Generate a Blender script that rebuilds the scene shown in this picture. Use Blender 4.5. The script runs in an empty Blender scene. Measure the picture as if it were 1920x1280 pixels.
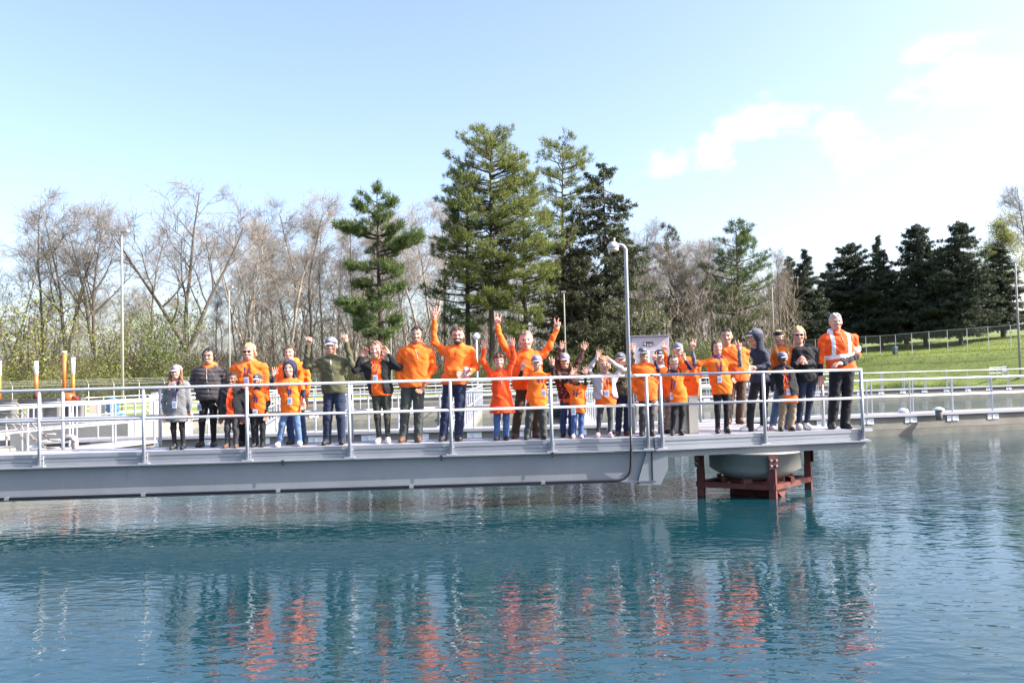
import bpy, math, random
import numpy as np
from mathutils import Vector, Matrix

SC = bpy.context.scene
COL = SC.collection
R = math.radians

# ------------------------------------------------------------------ camera
F = 1550.0                      # focal length in pixels of a 1920 px wide frame
PITCH, ROLL = R(2.3), 0.0252
CAM = np.array((0.0, 0.0, 2.17))
_f = np.array((0, math.cos(PITCH), math.sin(PITCH)))
_r0 = np.array((1.0, 0, 0)); _u0 = np.array((0, -math.sin(PITCH), math.cos(PITCH)))
_r = _r0 * math.cos(ROLL) - _u0 * math.sin(ROLL)
_u = _u0 * math.cos(ROLL) + _r0 * math.sin(ROLL)
cam_d = bpy.data.cameras.new('camera')
cam = bpy.data.objects.new('camera', cam_d); COL.objects.link(cam)
cam_d.sensor_fit = 'HORIZONTAL'; cam_d.sensor_width = 36; cam_d.lens = 36 * F / 1920
cam_d.clip_start = 0.1; cam_d.clip_end = 6000
m = Matrix.Identity(4)
for i in range(3):
    m[i][0] = _r[i]; m[i][1] = _u[i]; m[i][2] = -_f[i]; m[i][3] = CAM[i]
cam.matrix_world = m
SC.camera = cam


def ray(px, py):
    return _f + _r * ((px - 960) / F) - _u * ((py - 640) / F)


def at(px, py, Y):
    d = ray(px, py)
    return CAM + d * (Y / d[1])


def onz(px, py, z):
    d = ray(px, py)
    return CAM + d * ((z - CAM[2]) / d[2])


def hor(px):
    return 702.0 - 0.0252 * (px - 960)


def gx(px, Y):
    return at(px, hor(px), Y)[0]


# ------------------------------------------------------------------ light
SUN_AZ, SUN_EL = R(99), R(36)          # azimuth to the right of the view direction
sd = Vector((math.sin(SUN_AZ) * math.cos(SUN_EL), math.cos(SUN_AZ) * math.cos(SUN_EL), math.sin(SUN_EL)))
sun_d = bpy.data.lights.new('sun', 'SUN'); sun_d.energy = 4.9; sun_d.angle = R(0.53); sun_d.color = (1, .95, .87)
sun = bpy.data.objects.new('sun', sun_d); COL.objects.link(sun)
sun.rotation_euler = (-sd).to_track_quat('-Z', 'Y').to_euler(); sun.location = (30, -10, 40)

W = bpy.data.worlds.new('World'); SC.world = W; W.use_nodes = True
nt = W.node_tree; nt.nodes.clear()


def N(t, kind, **kw):
    n = t.nodes.new(kind)
    for k, v in kw.items():
        if k in n.inputs:
            n.inputs[k].default_value = v
        else:
            setattr(n, k, v)
    return n


sky = N(nt, 'ShaderNodeTexSky', sky_type='NISHITA', sun_disc=False, sun_elevation=SUN_EL, sun_rotation=SUN_AZ,
        altitude=100, air_density=1.0, dust_density=3.2, ozone_density=2.2)
tc = N(nt, 'ShaderNodeTexCoord')
# cumulus: a wide noise field over the whole sky, denser banks where the photograph has them
nz = N(nt, 'ShaderNodeTexNoise', Scale=9.0, Detail=8.0, Roughness=0.58)
mp = N(nt, 'ShaderNodeMapping'); mp.inputs['Scale'].default_value = (1, 1, 1.9)
nt.links.new(tc.outputs['Generated'], mp.inputs[0]); nt.links.new(mp.outputs[0], nz.inputs['Vector'])
big = N(nt, 'ShaderNodeTexNoise', Scale=1.7, Detail=2.0)
nt.links.new(mp.outputs[0], big.inputs['Vector'])


def mth(t, op, a, b=None, clamp=False):
    n = t.nodes.new('ShaderNodeMath'); n.operation = op; n.use_clamp = clamp
    for i, v in enumerate((a, b)):
        if v is None: continue
        if isinstance(v, (int, float)): n.inputs[i].default_value = v
        else: t.links.new(v, n.inputs[i])
    return n.outputs[0]


mask = mth(nt, 'MULTIPLY', mth(nt, 'SUBTRACT', big.outputs[0], 0.95), 1.1)
for (px, py, rr) in [(1270, 310, .05), (1330, 305, .06), (1440, 245, .055), (1490, 240, .06), (1560, 235, .065), (1710, 165, .07), (1760, 160, .08), (1830, 175, .09),
                     (1940, 190, .10), (1660, 290, .06), (1730, 110, .04), (2150, 150, .10), ]:
    d = ray(px, py); d = d / np.linalg.norm(d)
    vm = nt.nodes.new('ShaderNodeVectorMath'); vm.operation = 'DISTANCE'
    nt.links.new(mp.outputs[0], vm.inputs[0]); vm.inputs[1].default_value = (d[0], d[1], d[2] * 1.9)
    blob = mth(nt, 'MULTIPLY', mth(nt, 'SUBTRACT', 1.0, mth(nt, 'DIVIDE', vm.outputs['Value'], rr)), 0.34)
    mask = mth(nt, 'MAXIMUM', mask, blob)
cf = mth(nt, 'ADD', mth(nt, 'SUBTRACT', mth(nt, 'MULTIPLY', nz.outputs[0], 1.7), .35), mask)
mr = N(nt, 'ShaderNodeMapRange'); mr.interpolation_type = 'SMOOTHSTEP'
mr.inputs['From Min'].default_value = 0.55; mr.inputs['From Max'].default_value = 0.92
nt.links.new(cf, mr.inputs['Value'])
mixc = N(nt, 'ShaderNodeMixRGB'); nt.links.new(mr.outputs[0], mixc.inputs[0])
tint = N(nt, 'ShaderNodeMixRGB'); tint.blend_type = 'MULTIPLY'; tint.inputs[0].default_value = 1; tint.inputs[2].default_value = (1.06, .985, 1.0, 1)
nt.links.new(sky.outputs[0], tint.inputs[1]); nt.links.new(tint.outputs[0], mixc.inputs[1]); mixc.inputs[2].default_value = (3.3, 3.35, 3.45, 1)
bg = N(nt, 'ShaderNodeBackground', Strength=0.15)
wo = N(nt, 'ShaderNodeOutputWorld')
nt.links.new(mixc.outputs[0], bg.inputs[0]); nt.links.new(bg.outputs[0], wo.inputs[0])

vs = SC.view_settings
vs.view_transform = 'Standard'; vs.look = 'None'; vs.gamma = 1; vs.exposure = 1.4
try: vs.use_curve_mapping = False
except Exception: pass
SC.cycles.max_bounces = 6; SC.cycles.transparent_max_bounces = 12
SC.cycles.use_denoising = True
SC.cycles.caustics_reflective = False; SC.cycles.caustics_refractive = False

# ------------------------------------------------------------------ materials
MATS = {}


def mat(name, col, rough=.7, metal=0., bump=0., bscale=40., var=0., vscale=6., spec=.5, stretch=(1, 1, 1), sheen=0., trans=0., obj=True):
    if name in MATS: return MATS[name]
    M = bpy.data.materials.new(name); M.use_nodes = True; t = M.node_tree
    b = t.nodes['Principled BSDF']
    b.inputs['Base Color'].default_value = (*col, 1); b.inputs['Roughness'].default_value = rough
    b.inputs['Metallic'].default_value = metal; b.inputs['Specular IOR Level'].default_value = spec
    if sheen: b.inputs['Sheen Weight'].default_value = sheen
    if var or bump:
        c = N(t, 'ShaderNodeTexCoord'); p = N(t, 'ShaderNodeMapping'); p.inputs['Scale'].default_value = stretch
        t.links.new(c.outputs['Object'], p.inputs[0])
    if var:
        n = N(t, 'ShaderNodeTexNoise', Scale=vscale, Detail=6.0, Roughness=.62); t.links.new(p.outputs[0], n.inputs['Vector'])
        mr = N(t, 'ShaderNodeMapRange'); mr.inputs['From Min'].default_value = .28; mr.inputs['From Max'].default_value = .72
        mr.inputs['To Min'].default_value = 1 - var; mr.inputs['To Max'].default_value = 1 + var
        t.links.new(n.outputs[0], mr.inputs[0])
        mx = N(t, 'ShaderNodeVectorMath'); mx.operation = 'SCALE'; mx.inputs[0].default_value = col
        t.links.new(mr.outputs[0], mx.inputs['Scale']); t.links.new(mx.outputs[0], b.inputs['Base Color'])
    if bump:
        n2 = N(t, 'ShaderNodeTexNoise', Scale=bscale, Detail=4.0); t.links.new(p.outputs[0], n2.inputs['Vector'])
        bp = N(t, 'ShaderNodeBump', Strength=bump, Distance=.02); t.links.new(n2.outputs[0], bp.inputs['Height'])
        t.links.new(bp.outputs[0], b.inputs['Normal'])
    if trans:   # thin leaves let some light through
        tr = N(t, 'ShaderNodeBsdfTranslucent'); tr.inputs[0].default_value = (*[min(1, k * 1.3) for k in col], 1)
        ms = N(t, 'ShaderNodeMixShader'); ms.inputs[0].default_value = trans
        t.links.new(b.outputs[0], ms.inputs[1]); t.links.new(tr.outputs[0], ms.inputs[2])
        t.links.new(ms.outputs[0], t.nodes['Material Output'].inputs[0])
    MATS[name] = M
    return M


# ------------------------------------------------------------------ mesh helpers
def np_mesh(name, V, Fc, mats, mi=None, smooth=False):
    me = bpy.data.meshes.new(name)
    V = np.asarray(V, np.float32); Fc = np.asarray(Fc, np.int32); k = Fc.shape[1]
    me.vertices.add(len(V)); me.vertices.foreach_set('co', V.ravel())
    me.loops.add(Fc.size); me.loops.foreach_set('vertex_index', Fc.ravel())
    me.polygons.add(len(Fc)); me.polygons.foreach_set('loop_start', np.arange(0, Fc.size, k, dtype=np.int32))
    for x in mats: me.materials.append(x)
    if mi is not None: me.polygons.foreach_set('material_index', np.asarray(mi, np.int32))
    me.polygons.foreach_set('use_smooth', np.full(len(Fc), smooth, dtype=bool))
    me.update(calc_edges=True); me.validate()
    return me


def link(name, me, parent=None, loc=None):
    o = bpy.data.objects.new(name, me); COL.objects.link(o)
    if parent is not None: o.parent = parent
    if loc is not None: o.location = loc
    if name in ('limbs', 'crown', 'branches', 'foliage', 'stems'): o['kind'] = 'stuff'
    return o


def tag(o, label=None, cat=None, group=None, kind=None):
    if label: o['label'] = label
    if cat: o['category'] = cat
    if group: o['group'] = group
    if kind: o['kind'] = kind
    return o


def empty(name, loc, label=None, cat=None, group=None):
    o = bpy.data.objects.new(name, None); COL.objects.link(o); o.location = tuple(loc); o.empty_display_size = .2
    return tag(o, label, cat, group)


class MB:
    """collects boxes, tubes and prisms (world coordinates) and links them as one mesh, origin at `org`"""
    def __init__(s): s.v = []; s.f = []; s.mi = []

    def add(s, vs, fs, mi=0):
        o = len(s.v); s.v += [tuple(map(float, p)) for p in vs]
        s.f += [tuple(i + o for i in q) for q in fs]; s.mi += [mi] * len(fs); return s

    def box(s, c, size, ax=(1, 0), mi=0):
        """box with centre c, size (along, across, up); ax = horizontal direction of 'along'"""
        a = np.array((ax[0], ax[1], 0.)); a /= np.linalg.norm(a); b = np.array((-a[1], a[0], 0)); z = np.array((0, 0, 1.))
        c = np.array(c, float); P = []
        for i in (-.5, .5):
            for j in (-.5, .5):
                for k in (-.5, .5): P.append(c + a * i * size[0] + b * j * size[1] + z * k * size[2])
        return s.add(P, [(0, 1, 3, 2), (4, 6, 7, 5), (0, 4, 5, 1), (2, 3, 7, 6), (0, 2, 6, 4), (1, 5, 7, 3)], mi)

    def tube(s, pts, r, n=8, mi=0, cap=True):
        pts = [np.array(p, float) for p in pts]; rs = r if hasattr(r, '__len__') else [r] * len(pts)
        rings = []
        for i, p in enumerate(pts):
            d = pts[min(i + 1, len(pts) - 1)] - pts[max(i - 1, 0)]; d = d / (np.linalg.norm(d) + 1e-9)
            h = np.array((0, 0, 1.)) if abs(d[2]) < .95 else np.array((0, 1., 0))
            a = np.cross(d, h); a /= np.linalg.norm(a); b = np.cross(a, d)
            rings.append([p + (a * math.cos(2 * math.pi * k / n) + b * math.sin(2 * math.pi * k / n)) * rs[i] for k in range(n)])
        V = [q for g in rings for q in g]; fs = []
        for i in range(len(pts) - 1):
            for k in range(n):
                fs.append((i * n + k, (i + 1) * n + k, (i + 1) * n + (k + 1) % n, i * n + (k + 1) % n))
        if cap: fs.append(tuple(range(n))); fs.append(tuple(range((len(pts) - 1) * n, len(pts) * n))[::-1])
        return s.add(V, fs, mi)

    def prism(s, poly, z0, z1, mi=0):
        n = len(poly)
        V = [(p[0], p[1], z0) for p in poly] + [(p[0], p[1], z1) for p in poly]
        fs = [tuple(range(n))[::-1], tuple(range(n, 2 * n))] + [(i, (i + 1) % n, n + (i + 1) % n, n + i) for i in range(n)]
        return s.add(V, fs, mi)

    def lathe(s, c, prof, n=24, mi=0):
        V = []; fs = []
        for (r, z) in prof:
            V += [(c[0] + r * math.cos(2 * math.pi * k / n), c[1] + r * math.sin(2 * math.pi * k / n), c[2] + z) for k in range(n)]
        for i in range(len(prof) - 1):
            fs += [(i * n + k, i * n + (k + 1) % n, (i + 1) * n + (k + 1) % n, (i + 1) * n + k) for k in range(n)]
        fs.append(tuple(range(n))[::-1]); fs.append(tuple(range((len(prof) - 1) * n, len(prof) * n)))
        return s.add(V, fs, mi)

    def build(s, name, mats, parent=None, smooth=False, org=None):
        if not isinstance(mats, (list, tuple)): mats = [mats]
        o0 = np.array(org if org is not None else (parent.location if parent is not None else (0, 0, 0)), float)
        if parent is not None and parent.parent is not None and org is None: o0 = o0 + np.array(parent.parent.location)
        me = bpy.data.meshes.new(name)
        me.from_pydata([tuple(np.array(p) - o0) for p in s.v], [], s.f)
        for x in mats: me.materials.append(x)
        me.polygons.foreach_set('material_index', s.mi)
        if smooth:
            me.polygons.foreach_set('use_smooth', [len(f) == 4 for f in s.f])
        me.update()
        o = bpy.data.objects.new(name, me); COL.objects.link(o)
        if parent is not None: o.parent = parent
        else: o.location = tuple(o0)
        return o


ALU = mat('rail_aluminium', (.40, .42, .465), .42, .25, var=.08, vscale=3)
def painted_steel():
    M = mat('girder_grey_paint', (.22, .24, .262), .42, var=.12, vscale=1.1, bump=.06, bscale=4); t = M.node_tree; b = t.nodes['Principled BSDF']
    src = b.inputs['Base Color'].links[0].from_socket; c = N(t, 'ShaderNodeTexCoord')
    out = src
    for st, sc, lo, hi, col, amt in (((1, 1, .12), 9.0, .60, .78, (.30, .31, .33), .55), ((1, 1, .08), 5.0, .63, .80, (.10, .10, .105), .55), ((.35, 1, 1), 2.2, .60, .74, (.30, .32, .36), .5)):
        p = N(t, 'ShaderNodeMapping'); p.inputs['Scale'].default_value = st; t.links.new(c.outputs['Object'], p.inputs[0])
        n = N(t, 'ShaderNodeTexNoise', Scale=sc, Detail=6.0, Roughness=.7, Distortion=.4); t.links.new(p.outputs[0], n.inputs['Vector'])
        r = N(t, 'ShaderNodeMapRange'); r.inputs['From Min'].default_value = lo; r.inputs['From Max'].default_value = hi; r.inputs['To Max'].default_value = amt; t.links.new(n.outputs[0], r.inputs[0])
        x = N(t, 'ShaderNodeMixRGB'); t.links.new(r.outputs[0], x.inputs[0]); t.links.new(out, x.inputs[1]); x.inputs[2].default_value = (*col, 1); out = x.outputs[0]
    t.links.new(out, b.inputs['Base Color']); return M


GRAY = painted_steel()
FASC = mat('deck_channel_aluminium', (.29, .31, .345), .4, .3, var=.08, vscale=2.5)
DECK = mat('deck_plate', (.40, .39, .42), .6, .1, var=.10, vscale=4)
DARK = mat('black_conduit', (.018, .018, .024), .5)
RUST = mat('red_oxide_steel', (.105, .026, .020), .65, var=.45, vscale=5, bump=.2, bscale=30)
BOWL = mat('pale_grey_steel_drum', (.25, .245, .225), .5, var=.22, vscale=2.2)
STEEL = mat('stainless_steel', (.55, .52, .47), .33, .8, var=.1, vscale=3, stretch=(1, 1, .2))
CONC = mat('concrete', (.20, .188, .162), .9, var=.2, vscale=1.2, bump=.3, bscale=12)
CONCW = mat('pale_concrete', (.30, .29, .265), .9, var=.2, vscale=.8, bump=.2, bscale=10)
CONCD = mat('wet_concrete', (.13, .13, .11), .6, var=.3, vscale=2.5)
BLK = mat('cap_black', (.02, .02, .022), .6)
WHITE = mat('white_plastic', (.8, .8, .82), .4)
# ------------------------------------------------------------------ water and ground
def water_mat():
    M = bpy.data.materials.new('tank_water'); M.use_nodes = True; t = M.node_tree
    b = t.nodes['Principled BSDF']
    b.inputs['Base Color'].default_value = (.0040, .033, .043, 1); b.inputs['Roughness'].default_value = .035
    b.inputs['IOR'].default_value = 1.48
    c = N(t, 'ShaderNodeTexCoord')
    hs = []
    for sc, st, w, det in ((1.5, (1.0, 1.6, 1), .9, 2.0), (5.5, (.8, 1.5, 1), .58, 2.0), (.35, (1, 1.2, 1), 1.2, 1.0)):
        p = N(t, 'ShaderNodeMapping'); p.inputs['Scale'].default_value = st; p.inputs['Rotation'].default_value = (0, 0, .35)
        t.links.new(c.outputs['Object'], p.inputs[0])
        n = N(t, 'ShaderNodeTexNoise', Scale=sc, Detail=det, Roughness=.5, Distortion=.35); t.links.new(p.outputs[0], n.inputs['Vector'])
        hs.append(mth(t, 'MULTIPLY', n.outputs[0], w))
    # gusts: some stretches are rougher than others
    g = N(t, 'ShaderNodeTexNoise', Scale=.16, Detail=2.0); t.links.new(c.outputs['Object'], g.inputs['Vector'])
    gr = N(t, 'ShaderNodeMapRange'); gr.inputs['From Min'].default_value = .35; gr.inputs['From Max'].default_value = .65
    gr.inputs['To Min'].default_value = .55; gr.inputs['To Max'].default_value = 1.15; t.links.new(g.outputs[0], gr.inputs[0])
    h = mth(t, 'MULTIPLY', mth(t, 'ADD', mth(t, 'ADD', hs[0], hs[1]), hs[2]), gr.outputs[0])
    bp = N(t, 'ShaderNodeBump', Strength=1.0, Distance=.0135); t.links.new(h, bp.inputs['Height'])
    t.links.new(bp.outputs[0], b.inputs['Normal'])
    return M


def sstep(a, b, x):
    t = np.clip((x - a) / (b - a), 0, 1); return t * t * (3 - 2 * t)


FA = np.array((at(1470, 650, 108)[0], 108.)); FB = np.array((at(1925, 640, 68)[0], 68.))


def ground_z(X, Y):
    X = np.asarray(X, float); Y = np.asarray(Y, float)
    base = -1.2 + 1.65 * sstep(72, 75.5, Y + .12 * np.maximum(-X - 5, 0) * 0)
    left = sstep(-16.5, -18, X) * sstep(26, 29, Y)
    base = np.maximum(base, -1.2 + 1.75 * left)
    d = FB - FA; L = np.linalg.norm(d); d = d / L
    n = np.array((-d[1], d[0]))           # points to the right of the fence line
    if n[0] < 0: n = -n
    s = (X - FA[0]) * n[0] + (Y - FA[1]) * n[1]
    bank = 2.75 * sstep(-9.5, -.5, s) + 3.4 * sstep(0, 60, s)
    base = np.where(s > -9.5, np.maximum(base, .42) + bank, base)
    base = base + .9 * sstep(85, 140, Y) + .12 * np.sin(X * .31) * np.cos(Y * .23) * sstep(75, 90, Y)
    base = base + 8 * sstep(200, 900, np.hypot(X, Y))
    return base


def axis(lo, hi, fine_lo, fine_hi, st):
    a = list(np.arange(fine_lo, fine_hi + .01, st)); x = fine_hi; s = st
    while x < hi: s *= 1.25; x += s; a.append(x)
    x = fine_lo; s = st
    while x > lo: s *= 1.25; x -= s; a.insert(0, x)
    return np.array(a)


gxs = axis(-2500, 2500, -90, 100, 1.0); gys = axis(-400, 3500, 20, 150, 1.0)
GX, GY = np.meshgrid(gxs, gys); GZ = ground_z(GX, GY)
nx = len(gxs); ny = len(gys); idx = np.arange(nx * ny).reshape(ny, nx)
gf = np.stack([idx[:-1, :-1], idx[:-1, 1:], idx[1:, 1:], idx[1:, :-1]], -1).reshape(-1, 4)
GRASS = mat('lawn', (.165, .21, .034), .9, var=.22, vscale=.35, bump=.6, bscale=9)
gr = link('ground', np_mesh('ground', np.stack([GX, GY, GZ], -1).reshape(-1, 3), gf, [GRASS], smooth=True)); tag(gr, kind='structure')
wm = MB(); wm.add([(-200, -60, 0), (200, -60, 0), (200, 74, 0), (-200, 74, 0)], [(0, 1, 2, 3)])
wat = wm.build('water', water_mat()); tag(wat, kind='structure')

# short grass on the bank
rng = np.random.default_rng(5)
n = 90000; px = rng.uniform(10, 70, n); py = rng.uniform(58, 118, n); pz = ground_z(px, py)
ok = pz > .3; px, py, pz = px[ok], py[ok], pz[ok]; n = len(px)
a = rng.uniform(0, 6.28, n); hgt = rng.uniform(.05, .14, n); w = .03
V = np.zeros((n, 3, 3)); V[:, 0] = np.stack([px - w * np.cos(a), py - w * np.sin(a), pz - .02], -1); V[:, 1] = np.stack([px + w * np.cos(a), py + w * np.sin(a), pz - .02], -1)
V[:, 2] = np.stack([px + rng.normal(0, .05, n), py + rng.normal(0, .05, n), pz + hgt], -1)
GBL = mat('grass_blades', (.168, .215, .035), .8, var=.2, vscale=.4, trans=.3)
go = link('grass', np_mesh('grass', V.reshape(-1, 3), np.arange(3 * n).reshape(-1, 3), [GBL])); tag(go, 'short sunlit grass on the bank right of the tanks', 'grass', kind='stuff')

# ------------------------------------------------------------------ the bridge
ZD = 1.07
A = at(74, 800, 13.34); B = at(1033, 765, 13.665)
A[2] = B[2] = 0
dv = (B - A) / 5.0; LSP = np.linalg.norm(dv); ax = dv / LSP; nv = np.array((-ax[1], ax[0], 0))   # nv points away from the camera


def bp(i, off, z): return A + dv * i + nv * off + np.array((0, 0, z))


i0, i1 = -6.0, 6.03
bridge = empty('walkway_bridge', bp(2, .5, .36), 'long grey steel footbridge with pipe railings carrying the group over the water', 'footbridge')


def bbox(b, ia, ib, off0, off1, z0, z1, mi=0):
    c = (bp(ia, off0, z0) + bp(ib, off1, z1)) / 2
    return b.box(c, (abs(ib - ia) * LSP, abs(off1 - off0), abs(z1 - z0)), ax, mi)


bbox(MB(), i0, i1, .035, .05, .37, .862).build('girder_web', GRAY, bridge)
bbox(MB(), i0, i1, -.06, .16, .862, .884).build('top_flange', FASC, bridge)
bbox(MB(), i0, i1, -.02, .12, .350, .370).build('bottom_flange', mat('flange_edge', (.10, .11, .14), .6), bridge)
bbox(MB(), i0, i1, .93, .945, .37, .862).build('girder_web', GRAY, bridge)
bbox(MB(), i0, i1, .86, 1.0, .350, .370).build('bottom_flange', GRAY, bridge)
bbox(MB(), i0, i1, .82, 1.02, .862, .884).build('top_flange', FASC, bridge)
# deck planks (extrusions running along), the front one with its grooved edge channel
for k in range(4):
    bbox(MB(), i0, i1, .10 + k * .205, .10 + k * .205 + .198, ZD - .05, ZD).build('deck_plank', DECK, bridge)
for z0, z1, off in ((ZD - .055, ZD + .006, .052), (ZD - .118, ZD - .061, .062), (ZD - .184, ZD - .124, .056)):
    bbox(MB(), i0, i1, off, .098, z0, z1).build('edge_channel', FASC, bridge)
bbox(MB(), i0, i1, .925, .95, ZD - .18, ZD + .01).build('edge_channel', FASC, bridge)
# splice joints of the flange
for i in (-.6, 2.35, 3.9, 5.0):
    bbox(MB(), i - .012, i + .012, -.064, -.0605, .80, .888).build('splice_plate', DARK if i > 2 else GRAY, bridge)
RZ = ZD + 1.035; MZ = ZD + .545


def post_mesh():
    b = MB(); b.tube([(0, 0, .885), (0, 0, RZ - .02)], .0285, 10); return b.build('post', ALU, None, True, org=(0, 0, 0))


pm = post_mesh(); pmd = pm.data; bpy.data.objects.remove(pm)
shoe = MB(); shoe.box((0, 0, .893), (.17, .10, .016)).box((0, .045, .98), (.09, .02, .15)).tube([(-.05, .03, 1.0), (.05, .03, 1.0)], .012, 6)
so = shoe.build('base_shoe', ALU, org=(0, 0, 0)); sdm = so.data; bpy.data.objects.remove(so)
ang = math.atan2(ax[1], ax[0])


def add_post(parent, p, z=0, rot=ang, shoe_on=True):
    o = link('post', pmd, parent, Vector((p[0], p[1], z)) - parent.location); o.rotation_euler = (0, 0, rot)
    if shoe_on:
        s = link('base_shoe', sdm, o)
    return o


for i in range(-6, 6): add_post(bridge, bp(i, -.005, 0))
add_post(bridge, bp(5.965, -.005, 0))
r0 = at(117.6, 800, 14.30); irear = float(np.dot(r0 - A, ax)) / LSP
for k in range(-6, 7):
    i = irear + k * (183 / 194. * 14.3 / 13.36) if False else irear + k
    if i < 6: add_post(bridge, bp(i, .975, 0))
for off in (-.005, .975):
    MB().tube([bp(i0, off, RZ), bp(i1, off, RZ)], .0245, 10).build('top_rail', ALU, bridge, True)
    MB().tube([bp(i0, off, MZ), bp(i1, off, MZ)], .0235, 10).build('middle_rail', ALU, bridge, True)
# black conduit under the girder, rising to the lamp
_lb = at(1182, 798, (A + dv * 5.7)[1] - .075); ce = float(np.dot(_lb - A, ax)) / LSP + .115
cp = [bp(i0, -.03, .395), bp(ce - .25, -.035, .395)]
for k in range(1, 7):
    t = k / 6 * math.pi / 2; cp.append(bp(ce - .25 + .13 * math.sin(t), -.04, .395 + .21 * (1 - math.cos(t))))
cp += [bp(ce - .115, -.085, .9), bp(ce - .115, -.10, 1.28)]
MB().tube(cp, .021, 8).build('cable_conduit', DARK, bridge, True)
for i in np.arange(-5.5, 5.5, 1.3):
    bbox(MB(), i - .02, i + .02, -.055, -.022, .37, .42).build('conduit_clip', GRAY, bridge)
# gusset where the girder meets the platform beam
g0 = bp(5.98, 0, 0)
gp = [(5.95, .86), (6.16, .86), (6.16, .56), (6.08, .30), (5.86, .30), (5.86, .40)]
b = MB()
for off in (.02, .22):
    pass
V = [bp(i, -.01, z) for i, z in gp] + [bp(i, .20, z) for i, z in gp]; n = len(gp)
b.add(V, [tuple(range(n)), tuple(range(n, 2 * n))[::-1]] + [(k, n + k, n + (k + 1) % n, (k + 1) % n) for k in range(n)])
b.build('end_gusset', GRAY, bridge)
b = MB(); bbox(b, 5.99, 6.004, -.02, .15, .37, .86).build('end_plate', DARK, bridge)

# ------------------------------------------------------------------ the centre platform
PF0 = at(1229, 830, 13.72); PF1 = at(1624, 812, 14.42)
pf = np.array([PF1[0] - PF0[0], PF1[1] - PF0[1], 0]); PL = np.linalg.norm(pf); pax = pf / PL; pnv = np.array((-pax[1], pax[0], 0))
PO = np.array((PF0[0], PF0[1], 0))


def pp(s, off, z): return PO + pax * s + pnv * off + np.array((0, 0, z))


plat = empty('centre_platform', pp(2, 1, .8), 'wider railed steel platform at the bridge end above the red pedestal', 'platform')
poly = [pp(0, 0.06, 0), pp(PL, 0.06, 0), pp(PL - .1, 1.15, 0), pp(PL - .9, 2.5, 0), pp(0, 2.75, 0)]
MB().prism([p[:2] for p in poly], ZD - .05, ZD - .002).build('deck_plate', DECK, plat)
MB().prism([p[:2] + (np.array((.05, .12)) if k < 2 else 0) for k, p in enumerate(poly)], .80, .86).build('soffit_plate', mat('soffit_brown_grey', (.17, .15, .13), .7, var=.3, vscale=2), plat)


def pbox(b, s0, s1, o0, o1, z0, z1, mi=0):
    c = (pp(s0, o0, z0) + pp(s1, o1, z1)) / 2
    return b.box(c, (abs(s1 - s0), abs(o1 - o0), abs(z1 - z0)), pax, mi)


for z0, z1, off in ((ZD - .055, ZD + .006, .02), (ZD - .125, ZD - .061, .032), (ZD - .184, ZD - .13, .025)):
    pbox(MB(), 0, PL - .04, off, .058, z0, z1).build('edge_channel', FASC, plat)
pbox(MB(), -.02, PL + .05, -.07, .12, .862, .884).build('beam_flange', FASC, plat)
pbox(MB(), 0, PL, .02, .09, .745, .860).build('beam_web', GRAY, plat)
MB().box(pp(PL + .03, -.0, ZD - .01), (.16, .05, .05), pax).build('corner_bracket', ALU, plat)
pang = math.atan2(pax[1], pax[0])
sps = [.11, float(np.dot(at(1432, 760, 14.07) - PO, pax)), PL - .07]
for s in sps: add_post(plat, pp(s, -.02, 0), 0, pang)
rearp = [pp(PL - .17, 1.05, 0), pp(PL - .95, 2.4, 0), pp(1.9, 2.55, 0), pp(.1, 2.65, 0)]
for p in rearp: add_post(plat, p, 0, pang, False)
for z, nm, r in ((RZ, 'top_rail', .0245), (MZ, 'middle_rail', .0235)):
    MB().tube([pp(.11, -.02, z), pp(PL - .05, -.02, z)], r, 10).build(nm, ALU, plat, True)
    MB().tube([p + np.array((0, 0, z)) for p in [pp(PL - .07, -.02, 0)] + rearp], r, 10).build(nm, ALU, plat, True)
    a0 = bp(5.965, -.005, z); a1 = pp(.11, -.02, z)
    MB().tube([a0, a1], r * .9, 8).build(nm, ALU, plat, True)
for (s0, s1) in ((1.35, 2.05), (2.5, 3.4)):
    pbox(MB(), s0, s1, .12, .16, .735, .75).build('soffit_angle', ALU, plat)
# raised step the man at the back stands on, and the steel housing
MB().box(pp(1.72, 1.95, ZD + .03), (1.5, 1.0, .06), pax).build('step_plate', DECK, plat)
hs = pp(.83, .78, 0)
ho = empty('steel_housing', (hs[0], hs[1], ZD), 'waist high stainless steel drive housing on the platform among the legs', 'housing')
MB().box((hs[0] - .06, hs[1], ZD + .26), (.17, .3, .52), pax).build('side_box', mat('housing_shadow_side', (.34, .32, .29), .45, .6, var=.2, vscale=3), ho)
MB().box((hs[0] + .10, hs[1] - .02, ZD + .31), (.165, .34, .62), pax).build('column', STEEL, ho)
MB().box((hs[0] + .03, hs[1], ZD + .64), (.40, .42, .035), pax).build('lid', mat('housing_lid', (.6, .52, .42), .5), ho)
MB().tube([(hs[0] - .12, hs[1] - .17, ZD + .3), (hs[0] - .12, hs[1] - .19, ZD + .34)], .012, 6).build('latch', DARK, ho)

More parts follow.
